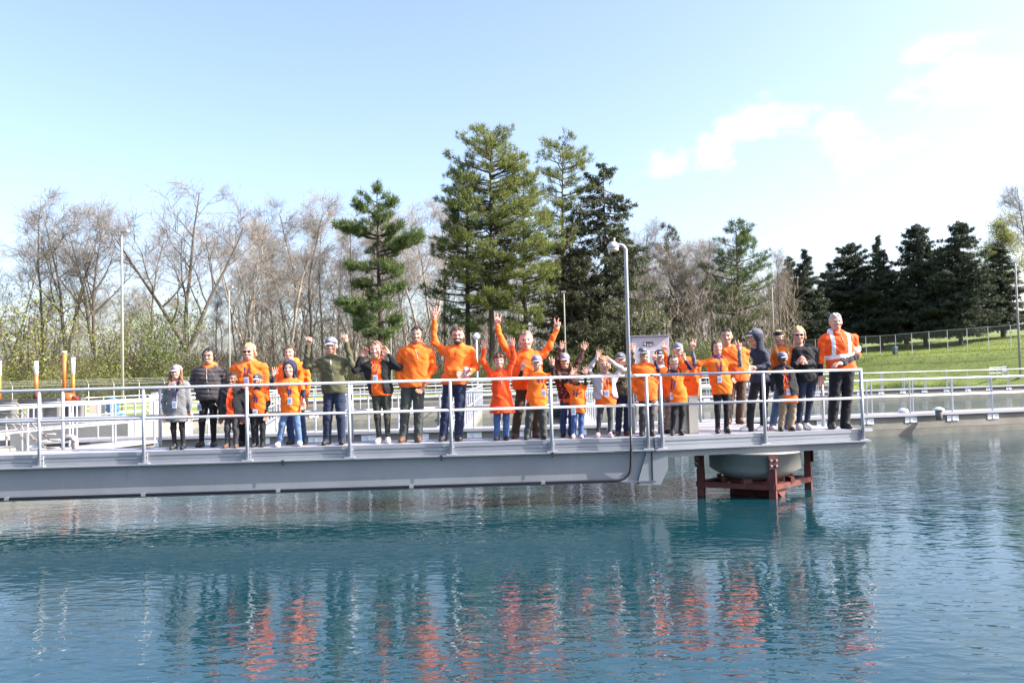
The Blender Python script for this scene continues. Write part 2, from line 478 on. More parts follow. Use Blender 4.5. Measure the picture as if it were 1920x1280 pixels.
# control cabinet with its makers plate
cY = 15.35; c0 = at(1183, 631, cY); c1 = at(1254, 629, cY)
cab = empty('control_cabinet', ((c0[0] + c1[0]) / 2, cY, ZD), 'pale grey control cabinet with a black maker plate behind the children', 'cabinet')
cx, cw = (c0[0] + c1[0]) / 2, c1[0] - c0[0]; ct = (c0[2] + c1[2]) / 2
CABM = mat('cabinet_grey', (.50, .49, .54), .45, var=.05, vscale=3)
MB().box((cx, cY + .13, ct - .5), (cw, .26, 1.0)).build('cabinet_body', CABM, cab)
MB().box((cx, cY - .012, ct - .5), (cw - .03, .02, .97)).build('door', mat('cabinet_door', (.46, .455, .51), .4, var=.06, vscale=2), cab)
MB().box((cx, cY + .10, ct + .006), (cw + .03, .33, .012)).build('drip_lip', ALU, cab)
MB().box((cx + .24, cY + .1, ct + .04), (.05, .05, .05)).build('lifting_eye', DARK, cab)
for sx in (-1, 1): MB().box((cx + sx * (cw / 2 - .05), cY + .13, ZD + (ct - 1.0 - ZD) / 2), (.05, .05, ct - 1.0 - ZD)).build('leg', ALU, cab)
pl0 = at(1206, 644, cY - .03); plw, plh = .185, .075
mk = MB().box((pl0[0] + plw / 2, cY - .026, pl0[2] - plh / 2 + .03), (plw, .008, plh)).build('maker_plate', mat('plate_black', (.02, .02, .03), .4), cab)
pc = np.array((pl0[0] + plw / 2, cY - .032, pl0[2] - plh / 2 + .03))
PW = mat('plate_white', (.75, .75, .8), .5)
b = MB()     # round S emblem on the plate, then its two lines of small lettering
arc = [(-.062 + .021 * math.cos(t), .004 + .024 * math.sin(t)) for t in np.linspace(.3, 3.6, 9)] + [(-.062 + .012 * math.cos(t), -.016 + .014 * math.sin(t)) for t in np.linspace(2.2, -1.8, 7)]
b.tube([pc + np.array((x, 0, z)) for x, z in arc], .0055, 5)
b.build('emblem', PW, cab)
b = MB(); b.box(pc + np.array((.026, 0, .012)), (.105, .004, .008)); b.build('lettering', mat('plate_pink', (.6, .35, .4), .5), cab)
b = MB()
for k, w in enumerate((.018, .012, .02, .016)): b.box(pc + np.array((-.012 + k * .026, 0, -.018)), (w, .004, .020))
b.build('lettering', PW, cab)
MB().box((cx + .05, cY - .024, ct - .27), (.2, .004, .012)).build('label_strip', WHITE, cab)

# ------------------------------------------------------------------ pedestal in the water
pc_l = onz(1313, 905, .21); pc_f = onz(1450, 911, .21); pc_r = onz(1517, 894.5, .21)
cen = (pc_l + pc_r) / 2; pc_b = cen * 2 - pc_f
ped = empty('centre_pedestal', (cen[0], cen[1], 0), 'rusty red steel frame and pale drum standing in the water under the platform', 'pedestal')
corn = [pc_l, pc_f, pc_r, pc_b]
ed = (pc_f - pc_l)[:2]; ed = ed / np.linalg.norm(ed)
cor = [cen + (c - cen) * .985 for c in corn]
for k, c in enumerate(cor):
    c = np.array(c); wd = .115
    lg = MB().box((c[0], c[1], -.1), (wd, wd, 1.1), ed).box((c[0], c[1], .56), (wd * .9, wd * .9, .25), ed).build('leg', RUST, ped)
    tw = (c - cen)[:2]; tw = tw / np.linalg.norm(tw); sd2 = np.array((-tw[1], tw[0]))
    fp = MB().box((c[0] + tw[0] * .062, c[1] + tw[1] * .062, .60), (.165, .02, .22), sd2).build('flange_plate', RUST, ped)
    for bx_ in (-.045, .045):
        for bz in (.555, .645):
            q = np.array((c[0], c[1], bz)) + np.append(tw * .072, 0) + np.append(sd2 * bx_, 0)
            MB().tube([q, q + np.append(tw * .022, 0)], .019, 8).build('bolt', ALU, ped)
for k in range(4):
    a_, b_ = np.array(corn[k]), np.array(corn[(k + 1) % 4]); mid = (a_ + b_) / 2; d2 = (b_ - a_)[:2]; L = np.linalg.norm(d2)
    MB().box((mid[0], mid[1], .19 + .002 * k), (L + .06, .13, .085), d2).build('frame_beam', RUST, ped)
    kn = a_ + (b_ - a_) * .12 + (cen - (a_ + b_) / 2) * .1
MB().lathe((cen[0], cen[1], 0), [(.44, -1.0), (.44, .21), (.50, .21), (.50, .25), (.36, .25)], 28).build('column', RUST, ped, True)
MB().lathe((cen[0], cen[1], 0), [(.30, .255), (.50, .275), (.78, .45), (.785, .72), (.80, .72), (.80, .745), (.3, .748)], 48).build('drum', BOWL, ped, True)
random.seed(3)
for k in range(9):
    t = k * .7; p = cen + np.array((math.cos(t) * .62, math.sin(t) * .62, 0))
    MB().box((p[0], p[1], .265), (.18, .07, .09), (math.sin(t + .5), math.cos(t))).build('bearing_block', RUST, ped)
fk = corn[1] + (corn[2] - corn[1]) * .2
MB().add([(fk[0] - .12, fk[1] - .1, .14), (fk[0] + .14, fk[1] + .16, .14), (fk[0] + .06, fk[1] + .05, -.05), (fk[0] - .12, fk[1] - .06, .14 - .001), (fk[0] + .14, fk[1] + .2, .139), (fk[0] + .06, fk[1] + .09, -.05)],
         [(0, 1, 2), (5, 4, 3), (0, 3, 4, 1), (1, 4, 5, 2), (2, 5, 3, 0)]).build('brace_plate', RUST, ped)

# ------------------------------------------------------------------ lamp fixed to the bridge railing
lb = bp(5.695, -.075, 0); Yl = lb[1]
lt = at(1173, 470, Yl); lt[1] = Yl
lampb = at(1182, 798, Yl)
lamp = empty('walkway_lamp', (lampb[0], lampb[1], lampb[2]), 'slim aluminium lamp post with hooked head clamped to the bridge railing', 'lamp post')
pts = [lampb, lt]
for k in range(1, 7):
    t = k / 6 * math.pi / 2; pts.append(lt + np.array((-.10 * (1 - math.cos(t)), 0, .10 * math.sin(t))))
pts.append(pts[-1] + np.array((-.05, 0, .0)))
MB().tube(pts, [.032] + [.031] * 2 + [.028] * (len(pts) - 3), 12).build('pole', ALU, lamp, True)
hd = pts[-1] + np.array((-.055, 0, -.01))
MB().lathe((hd[0], hd[1], hd[2]), [(.025, .065), (.06, .052), (.095, .0), (.105, -.04), (.098, -.045)], 20).build('lamp_head', mat('lamp_casting', (.5, .48, .47), .5, .4, var=.2, vscale=9), lamp, True)
MB().lathe((hd[0], hd[1], hd[2]), [(.092, -.046), (.085, -.085), (.05, -.098)], 20).build('lens', mat('lamp_glass', (.75, .68, .55), .15), lamp, True)
MB().tube([hd + np.array((.02, 0, .07)), hd + np.array((.02, 0, .13))], .018, 8).build('photocell', ALU, lamp)
for z in (RZ, MZ):
    MB().box((at(1181, 700, Yl)[0], Yl + .03, z), (.13, .09, .05), ax).build('clamp', ALU, lamp)
    MB().tube([(lampb[0] + .09, Yl - .03, z), (lampb[0] + .09, Yl - .055, z)], .014, 6).build('clamp_bolt', DARK, lamp)
# ------------------------------------------------------------------ tank walls with railed walkways
def resample(P, step):
    P = np.array(P, float); seg = np.linalg.norm(np.diff(P, axis=0), axis=1); s = np.concatenate([[0], np.cumsum(seg)])
    n = max(2, int(round(s[-1] / step)) + 1); t = np.linspace(0, s[-1], n)
    return np.stack([np.interp(t, s, P[:, k]) for k in range(P.shape[1])], -1)


def chaikin(P, it=2):
    P = np.array(P, float)
    for _ in range(it):
        Q = [P[0]]
        for a, b in zip(P[:-1], P[1:]): Q += [a * .75 + b * .25, a * .25 + b * .75]
        Q.append(P[-1]); P = np.array(Q)
    return P


def offset(P, d):
    T = np.gradient(P, axis=0); T /= np.linalg.norm(T, axis=1)[:, None]
    return P + np.stack([-T[:, 1], T[:, 0]], -1) * d


def strip(b, P, d0, d1, z0, z1, mi=0):
    """solid band following the plan curve P between offsets d0..d1 and heights z0..z1"""
    A0 = offset(P, d0); A1 = offset(P, d1); n = len(P)
    V = [(*p, z0) for p in A0] + [(*p, z1) for p in A0] + [(*p, z1) for p in A1] + [(*p, z0) for p in A1]
    fs = []
    for i in range(n - 1):
        for k in range(4):
            k2 = (k + 1) % 4; fs.append((k * n + i, k * n + i + 1, k2 * n + i + 1, k2 * n + i))
    fs.append((0, n, 2 * n, 3 * n)); fs.append((n - 1, 4 * n - 1, 3 * n - 1, 2 * n - 1))
    return b.add(V, fs, mi)


fpost = MB().tube([(0, 0, 0), (0, 0, 1.06)], .026, 6).build('post', ALU, org=(0, 0, 0)); fpd = fpost.data; bpy.data.objects.remove(fpost)
brk = MB().box((0, -.012, 0), (.42, .02, .17)).box((0, -.03, 0), (.05, .03, .14)).build('bracket', WHITE, org=(0, 0, 0)); bkd = brk.data; bpy.data.objects.remove(brk)
RAILW = mat('far_rail_aluminium', (.50, .50, .54), .4, .1)


def walkway(name, P, zt, width, label, step=1.5, wall_h=.46, brackets=True, both=True):
    P = chaikin(P); D = resample(P, .75); Q = resample(P, step)
    t = empty(name, (P[0][0], P[0][1], 0), label, 'walkway')
    strip(MB(), D, -.04, width + .04, zt - .075, zt).build('walkway_slab', mat('walkway_slab', (.31, .31, .335), .7, .1, var=.08, vscale=1), t)
    strip(MB(), D, .06, width - .06, zt - wall_h, zt - .078).build('wall', CONC, t)
    strip(MB(), D, .065, width - .065, -1.4, zt - wall_h - .003).build('wet_wall', CONCD, t)
    T = np.gradient(Q, axis=0)
    for side, off in ((0, .05), (1, width - .05)) if both else ((0, .05),):
        O = offset(Q, off)
        if side:
            O = (O[:-1] + O[1:]) / 2
        for k, p in enumerate(O):
            link('post', fpd, t, Vector((p[0], p[1], zt)) - t.location)
            if brackets and side == 0:
                o = link('bracket', bkd, t, Vector((*offset(Q, .058)[k], zt - .19)) - t.location)
                o.rotation_euler = (0, 0, math.atan2(T[k][1], T[k][0]))
        OD = offset(D, off)
        for z, nm in ((1.05, 'top_rail'), (.53, 'middle_rail')):
            MB().tube([(*p, zt + z) for p in OD], .027, 6).build(nm, RAILW, t, True)
    return t


def pxy(px, Y): return (gx(px, Y), Y)


W0 = [pxy(-70, 15.6), pxy(0, 17.5), pxy(150, 19.9), pxy(292, 22.3)]
walkway('tank_walkway', W0, .66, .85, 'railed tank wall at the left running back to meet the nearest wall', 1.5, brackets=False)
W1 = [pxy(70, 22.9), pxy(177, 23.3), pxy(300, 23.5), pxy(470, 23.6), pxy(640, 23.7), pxy(900, 23.7), pxy(1150, 23.9), pxy(1450, 24.7), pxy(1700, 25.6), pxy(1920, 26.6), (30, 30.2), (52, 35)]
walkway('tank_walkway', W1, .66, .92, 'nearest railed concrete tank wall crossing behind the whole group')
W2 = [pxy(330, 35), pxy(480, 38), pxy(900, 42), pxy(1250, 46.5), pxy(1592, 51.5), pxy(1920, 54), (52, 60)]
walkway('tank_walkway', W2, .66, .95, 'second railed tank wall, midway between the bridge and the grass', 1.6)
W3 = [(-24, 58), pxy(620, 61), pxy(1000, 64), pxy(1450, 67.5), pxy(1570, 68.4)]
walkway('tank_walkway', W3, .66, .95, 'farthest railed tank wall just in front of the trees', 1.8, brackets=False)
WX1 = [pxy(872, 25.0), pxy(905, 41.8)]
walkway('tank_walkway', WX1, .62, .9, 'short railed cross walkway running straight back behind the orange coat boy', 1.5, brackets=False)
WX2 = [pxy(520, 24.8), pxy(560, 38.5)]
walkway('tank_walkway', WX2, .62, .9, 'short railed cross walkway running back behind the hooded child', 1.5, brackets=False)
WX3 = [pxy(1120, 25.2), pxy(1080, 44.0)]
walkway('tank_walkway', WX3, .62, .9, 'short railed cross walkway running back behind the floral top girl', 1.5, brackets=False)

# two white domed hatches / floats on the near wall at the right
for px, lab in ((1707, 'small white float lying left of the white capped pipe on the far tank wall'), (1752, 'white capped concrete pipe stub standing on the far tank wall')):
    p = at(px, 762, 25.75)
    if px > 1740:
        e = empty('pipe_stub', (p[0], p[1] - .25, .45), lab, 'pipe')
        MB().lathe((p[0], p[1] - .25, .50), [(.09, -.05), (.105, .22), (.09, .24)], 12).build('pipe', CONC, e, True)
        MB().lathe((p[0], p[1] - .25, .74), [(.09, 0), (.17, .02), (.14, .07), (.05, .10)], 14).build('cap', WHITE, e, True)
    else:
        MB().lathe((p[0], p[1] + .5, .66), [(.10, 0), (.16, .05), (.13, .11), (.05, .14)], 12).build('float', WHITE, None, True, org=(p[0], p[1] + .5, .66))
        tag(bpy.data.objects['float'], lab, 'float')

# ------------------------------------------------------------------ works on the left
apron = MB().prism([(-45, 26), (-14.2, 26), (-13.8, 36), (-22, 62), (-60, 62)], -1, .52).build('pavement', CONCW); tag(apron, kind='structure')
# sloped pale concrete block and channel walls
def thing_box(name, lab, cat, c, size, ma, ax_=(1, 0), grp=None):
    o = MB().box(c, size, ax_).build(name, ma, None, org=(c[0], c[1], c[2] - size[2] / 2)); tag(o, lab, cat, grp); return o


p = at(25, 835, 17.6)
b = MB(); b.add([(-14.5, 17.0, -.8), (-10.75, 17.0, -.8), (-10.75, 18.6, -.8), (-14.5, 18.6, -.8), (-14.5, 17.0, .86), (-11.2, 17.0, .86), (-11.2, 18.6, .86), (-14.5, 18.6, .86)],
                [(0, 1, 5, 4), (1, 2, 6, 5), (2, 3, 7, 6), (3, 0, 4, 7), (4, 5, 6, 7), (0, 3, 2, 1)])
o = b.build('concrete_block', CONCW, None, org=(-12, 17.8, -.8)); tag(o, 'bright sloped concrete block at the left edge behind the bridge', 'block')
p0 = at(150, 805, 27.5); p1 = at(335, 790, 29.5)
o = MB().prism([(p0[0], 27.5), (p1[0], 29.5), (p1[0] - .1, 30.3), (p0[0] - .1, 28.3)], -.9, .93).build('channel_wall', CONCW, None, org=(p0[0], 27.5, -.9)); tag(o, 'low sunlit pale concrete channel wall behind the capped girl', 'wall')
p0 = at(45, 800, 24.5)
thing_box('channel_wall', 'low pale concrete wall below the sluice gates at the left', 'wall', (p0[0] + .9, 25.6, .2), (3.6, .6, 1.7), CONCW)

# stair with pipe handrails
st = empty('stair_railing', (-12.0, 19.6, .66), 'sloping set of parallel pipe handrails at the far left steps', 'railing')
HR = mat('weathered_pipe', (.36, .31, .28), .5, .5, var=.2, vscale=4)
for k, (Y, dz) in enumerate(((19.0, 0), (19.0, .26), (19.0, .52), (20.4, .1), (20.4, .36))):
    pa = at(0, 795 - dz * 75 + (8 if k > 2 else 0), Y); pb = at(24 + k * 4, 795 - dz * 75 + (8 if k > 2 else 0), Y); pe = at(58 + k * 9, 843 - dz * 55 + (k > 2) * 2, Y); pg = pe + np.array((.35, 0, 0.0))
    MB().tube([pa, pb, pe, pg], .022, 8).build('handrail', HR, st, True)
for px in (12, 50):
    q = at(px, 800, 19.0); MB().tube([(q[0], 19.0, .2), (q[0], 19.0, 1.5 if px < 20 else 1.2)], .025, 6).build('post', HR, st, True)
# gooseneck pipe
q = at(141, 846, 17.7)
gp_ = [q + np.array((0, 0, -.3)), q + np.array((0, 0, .18))] + [q + np.array((-.11 + .11 * math.cos(t), 0, .18 + .13 * math.sin(t))) for t in np.linspace(.3, 1.9, 6)] + [q + np.array((-.27, 0, .27))]
o = MB().tube(gp_, .065, 12).build('gooseneck_pipe', mat('pipe_pinkish_grey', (.42, .35, .36), .5, .3, var=.1), None, True, org=q); tag(o, 'grey gooseneck vent pipe bent over to the left behind the bridge rail', 'pipe')

# sluice gates: dark steel frames with rising stems in orange covers
DST = mat('dark_gate_steel', (.085, .088, .095), .6, .2, var=.2, vscale=2)
MST = mat('mid_gate_steel', (.25, .25, .26), .55, .3, var=.15, vscale=2)
ORG = mat('orange_pipe_paint', (.52, .17, .030), .45, var=.1, vscale=5)


def sluice(px0, px1, pyt, pyb, Y, stems, lab):
    a_ = at(px0, pyt, Y); c_ = at(px1, pyt, Y); zb = .5; zt = a_[2]
    e = empty('sluice_gate', ((a_[0] + c_[0]) / 2, Y, zb), lab, 'sluice gate')
    w = c_[0] - a_[0]; xm = (a_[0] + c_[0]) / 2
    MB().box((xm, Y, zt - .14), (w, .35, .28)).build('crossbeam', DST, e)
    MB().box((xm, Y + .25, (zb + zt) / 2 - .1), (w - .08, .06, zt - zb - .25)).build('gate_leaf', MST, e)
    nb = max(2, int(w / .62))
    for k in range(nb + 1):
        x = a_[0] + w * k / nb
        MB().box((x, Y - .02, (zb + zt - .28) / 2), (.075, .2, zt - .28 - zb)).build('upright', WHITE if k % 2 else STEEL, e)
    for (sx, w_top, w_bot, o_bot, rr) in stems:
        p1_ = at(sx, w_top, Y); p2_ = at(sx, w_bot, Y); p3_ = at(sx, o_bot, Y)
        MB().tube([p3_, p2_], rr, 10).build('stem_pipe', ORG, e, True)
        MB().tube([p2_ + np.array((0, 0, .002)), p1_], rr * 1.12, 10).build('stem_cover', WHITE, e, True)
        MB().lathe((p3_[0], Y, zt), [(.1, 0), (.1, p3_[2] - zt - .05), (rr, p3_[2] - zt)], 10).build('lift_housing', RUST, e, True)
    return e


sluice(-60, 27, 750, 800, 30, [(-2, 677, 704, 748, .075)], 'dark sluice gate frame cut by the left picture edge')
sluice(41, 112, 748, 800, 30.5, [(68, 677, 703, 735, .066)], 'dark sluice gate under the short white topped orange stem')
g3 = sluice(113, 156, 745, 800, 31.0, [(121, 658, 662, 738, .075), (137, 670, 703, 738, .062)], 'sluice gate with orange actuator under the tallest orange stem')
q = at(133, 742, 30.9)
MB().lathe((q[0], 30.75, q[2] - .2), [(.05, 0), (.2, .02), (.24, .14), (.2, .27), (.08, .32)], 12).build('actuator', mat('actuator_orange', (.55, .10, .02), .4), g3, True)
MB().tube([(q[0] + .1, 30.7, q[2] - .02), (q[0] + .42, 30.6, q[2] - .1)], .06, 8).build('actuator_motor', mat('actuator_red', (.25, .03, .03), .4), g3, True)
# blue pump and white cabinet
q = at(211, 762, 33)
pu = empty('blue_pump', (q[0], 33, .52), 'blue pump unit standing on the apron right of the sluice gates', 'pump')
BLU = mat('pump_blue', (.06, .20, .42), .4)
MB().lathe((q[0], 33, .52), [(.28, 0), (.28, .08), (.16, .10), (.16, .55), (.24, .58), (.24, 1.05), (.1, 1.12)], 14).build('motor', BLU, pu, True)
MB().tube([(q[0] - .1, 33, .95), (q[0] + .45, 33, .95), (q[0] + .5, 33, .6)], .1, 8).build('outlet_pipe', BLU, pu, True)
q = at(289, 748, 34)
ca = empty('pump_cabinet', (q[0], 34, .52), 'tall white equipment cabinet behind the girl in the grey coat', 'cabinet')
MB().box((q[0], 34, 1.12), (.30, .3, 1.2)).build('body', WHITE, ca)
MB().box((q[0], 33.83, 1.12), (.25, .025, 1.1)).build('door', mat('cab_door', (.7, .7, .68), .5), ca)
MB().box((q[0] + .02, 34, 1.77), (.2, .2, .1)).build('vent_cap', ALU, ca)
q = at(183, 765, 33)
thing_box('tank_drum', 'small cream drum on the apron left of the blue pump', 'drum', (q[0], 33, .95), (.42, .42, .86), mat('cream', (.7, .62, .5), .5))
# railing in front of the works
def railing(name, lab, P, zt, step=1.4, h=1.05, rails=(.53, 1.05), r=.024):
    Q = resample(P, step); e = empty(name, (P[0][0], P[0][1], zt), lab, 'railing')
    for p_ in Q: link('post', fpd, e, Vector((p_[0], p_[1], zt)) - e.location)
    for z in rails: MB().tube([(*p_, zt + z) for p_ in Q], r, 6).build('rail', RAILW, e, True)
    return e


railing('pipe_railing', 'pale pipe railing in front of the sluice gates', [pxy(-40, 27.6), pxy(160, 29.2)], .52)
railing('pipe_railing', 'pale pipe railing beside the blue pump', [pxy(160, 31), pxy(330, 36)], .52)
railing('pipe_railing', 'pipe railing along the far apron edge below the fence', [pxy(150, 40), pxy(430, 52)], .52, 1.6, rails=(.27, .53, .8, 1.05))

# ------------------------------------------------------------------ fences
def chain_mat():
    M = bpy.data.materials.new('chain_link'); M.use_nodes = True; t = M.node_tree
    b = t.nodes['Principled BSDF']; b.inputs['Base Color'].default_value = (.30, .30, .29, 1); b.inputs['Metallic'].default_value = .4
    c = N(t, 'ShaderNodeTexCoord'); p = N(t, 'ShaderNodeMapping'); p.inputs['Rotation'].default_value = (0, R(45), 0)
    t.links.new(c.outputs['Object'], p.inputs[0])
    sx = N(t, 'ShaderNodeSeparateXYZ'); t.links.new(p.outputs[0], sx.inputs[0])
    w = []
    for ch in ('X', 'Z'):
        f = mth(t, 'FRACT', mth(t, 'MULTIPLY', sx.outputs[ch], 18.0)); w.append(mth(t, 'LESS_THAN', f, .10))
    fac = mth(t, 'MAXIMUM', w[0], w[1]); tr = N(t, 'ShaderNodeBsdfTransparent'); ms = N(t, 'ShaderNodeMixShader')
    t.links.new(fac, ms.inputs[0]); t.links.new(tr.outputs[0], ms.inputs[1]); t.links.new(b.outputs[0], ms.inputs[2])
    t.links.new(ms.outputs[0], t.nodes['Material Output'].inputs[0]); return M


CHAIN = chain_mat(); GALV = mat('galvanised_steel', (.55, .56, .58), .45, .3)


def fence(lab, P, zf, h, step, barbed=False, col=GALV):
    Q = resample(P, step); e = empty('chain_link_fence', (*P[0][:2], zf(P[0][0], P[0][1])), lab, 'fence')
    Z = [float(zf(x, y)) for x, y in Q]
    me = MB().tube([(0, 0, -.2), (0, 0, h)], .034, 6).build('post', col, org=(0, 0, 0)); d = me.data; bpy.data.objects.remove(me)
    for (x, y), z in zip(Q, Z): link('post', d, e, Vector((x, y, z)) - e.location)
    MB().tube([(x, y, z + h - .03) for (x, y), z in zip(Q, Z)], .023, 6).build('top_rail', col, e, True)
    b = MB()
    for k in range(len(Q) - 1):
        (x0, y0), (x1, y1) = Q[k], Q[k + 1]
        b.add([(x0, y0, Z[k]), (x1, y1, Z[k + 1]), (x1, y1, Z[k + 1] + h - .05), (x0, y0, Z[k] + h - .05)], [(0, 1, 2, 3)])
    b.build('mesh_panel', CHAIN, e)
    if barbed:
        for j in range(3):
            MB().tube([(x, y - .12 * (j + 1), z + h + .14 * (j + 1)) for (x, y), z in zip(Q, Z)], .011, 4).build('barbed_wire', col, e)
        for (x, y), z in zip(Q, Z):
            MB().tube([(x, y, z + h), (x, y - .42, z + h + .48)], .018, 4).build('wire_arm', col, e)
    return e


gz = lambda x, y: float(ground_z(x, y))
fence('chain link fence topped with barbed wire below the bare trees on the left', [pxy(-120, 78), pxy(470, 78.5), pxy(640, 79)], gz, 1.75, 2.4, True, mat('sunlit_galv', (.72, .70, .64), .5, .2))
fence('chain link fence along the top of the grass bank on the right', [tuple(FA), tuple(FB), (FB[0] + 2.5, FB[1] - 11)], gz, 2.15, 2.55)
fence('low chain link fence in front of the wood behind the control cabinet', [pxy(1180, 92), pxy(1480, 104)], gz, 1.9, 2.6)

# ------------------------------------------------------------------ tall lamp posts
def lamp_post(px, pyt, Y, lab, zb=None, side=1, head='box'):
    t_ = at(px, pyt, Y); zb = gz(t_[0], Y) if zb is None else zb
    e = empty('street_lamp', (t_[0], Y, zb), lab, 'lamp post', 'lamp posts round the tanks')
    H = t_[2] - zb
    if head == 'box':
        MB().tube([(t_[0], Y, zb), (t_[0], Y, t_[2] - .35), (t_[0] + side * .06, Y, t_[2] - .1)], [.088, .062, .05], 10).build('pole', mat('lamp_pole', (.42, .39, .40), .6, 0.), e, True)
        MB().box((t_[0] + side * .16, Y, t_[2] - .05), (.42, .34, .16)).build('lamp_head', mat('lamp_head_grey', (.30, .30, .33), .5), e)
        MB().box((t_[0], Y, zb + .05), (.4, .4, .1)).build('base_plate', GALV, e)
    else:
        MB().tube([(t_[0], Y, zb), (t_[0], Y, t_[2] - .2)], .05, 8).build('pole', RAILW, e, True)
        MB().lathe((t_[0], Y, t_[2] - .26), [(.07, 0), (.16, .1), (.19, .2), (.14, .24), (.05, .34)], 12).build('lamp_head', WHITE, e, True)
    return e


lamp_post(228, 431, 47, 'tallest lamp post, left of the girl in the grey coat', .5)
lamp_post(429, 537, 74, 'thin lamp post rising behind the woman in the dark puffer jacket')
lamp_post(731, 562, 80, 'lamp post in front of the lone pine', side=.2)
lamp_post(893, 627, 42.4, 'short white lamp with flared head right of the bearded man', .66, head='cone')
lamp_post(1057, 546, 82, 'lamp post left of the hooked walkway lamp, before the dark pines', side=-.2)
lamp_post(1447, 533, 84, 'lamp post rising behind the man in the dark hood', side=.2)
lamp_post(1903, 489, 60, 'lamp post at the right picture edge before the spruces', side=-1)

# small things on the bank
q = at(1765, 672, 66); zq = gz(q[0], 66)
hb = onz(1855, 697, .9)
b = empty('steel_guard_frame', (gx(1868, 62), 62, gz(gx(1868, 62), 62)), 'small double steel guard frame at the foot of the grass bank', 'guard frame')
bx0 = b.location.x; bz = max(b.location.z, .6)
for dx in (-.55, 0, .42): MB().tube([(bx0 + dx, 62, bz), (bx0 + dx, 62, bz + .85)], .045, 6).build('post', GALV, b)
for dz in (.45, .85): MB().tube([(bx0 - .55, 62, bz + dz), (bx0 + .42, 62, bz + dz)], .035, 6).build('rail', GALV, b)
o = thing_box('marker_box', 'small grey meter box on a stake right of the steel guard frame', 'meter box', (gx(1884, 62), 62.2, bz + .75), (.32, .2, .45), GALV)
MB().tube([(o.location.x, 62.2, bz - .2), (o.location.x, 62.2, bz + .53)], .03, 6).build('stake', GALV, o, org=(o.location.x, 62.2, o.location.z))
q = at(1678, 660, 97); zq = gz(q[0], 97)
bi = empty('litter_bin', (q[0], 97, zq), 'blue litter bin on the lawn under the spruces', 'bin')
MB().lathe((q[0], 97, zq), [(.28, 0), (.34, .85), (.36, .87)], 12).build('body', mat('bin_blue', (.05, .12, .22), .5), bi, True)
MB().lathe((q[0], 97, zq + .871), [(.37, 0), (.37, .06), (.2, .12)], 12).build('lid', mat('bin_lid', (.08, .16, .3), .5), bi, True)
# ------------------------------------------------------------------ trees
def tubes_np(P0, P1, R0, R1, n):
    P0 = np.asarray(P0, float); P1 = np.asarray(P1, float); R0 = np.asarray(R0, float)[:, None]; R1 = np.asarray(R1, float)[:, None]
    d = P1 - P0; d /= np.linalg.norm(d, axis=1)[:, None] + 1e-9
    h = np.where(np.abs(d[:, 2:3]) < .9, np.array([[0, 0, 1.]]), np.array([[1., 0, 0]]))
    a = np.cross(d, h); a /= np.linalg.norm(a, axis=1)[:, None] + 1e-9; b = np.cross(d, a)
    M_ = len(P0); V = np.zeros((M_, 2 * n, 3))
    for k in range(n):
        c, s = math.cos(2 * math.pi * k / n), math.sin(2 * math.pi * k / n)
        V[:, k] = P0 + (a * c + b * s) * R0; V[:, n + k] = P1 + (a * c + b * s) * R1
    base = (np.arange(M_) * 2 * n)[:, None]
    fs = np.concatenate([base + np.array([[k, (k + 1) % n, n + (k + 1) % n, n + k]]) for k in range(n)], 0)
    return V.reshape(-1, 3), fs


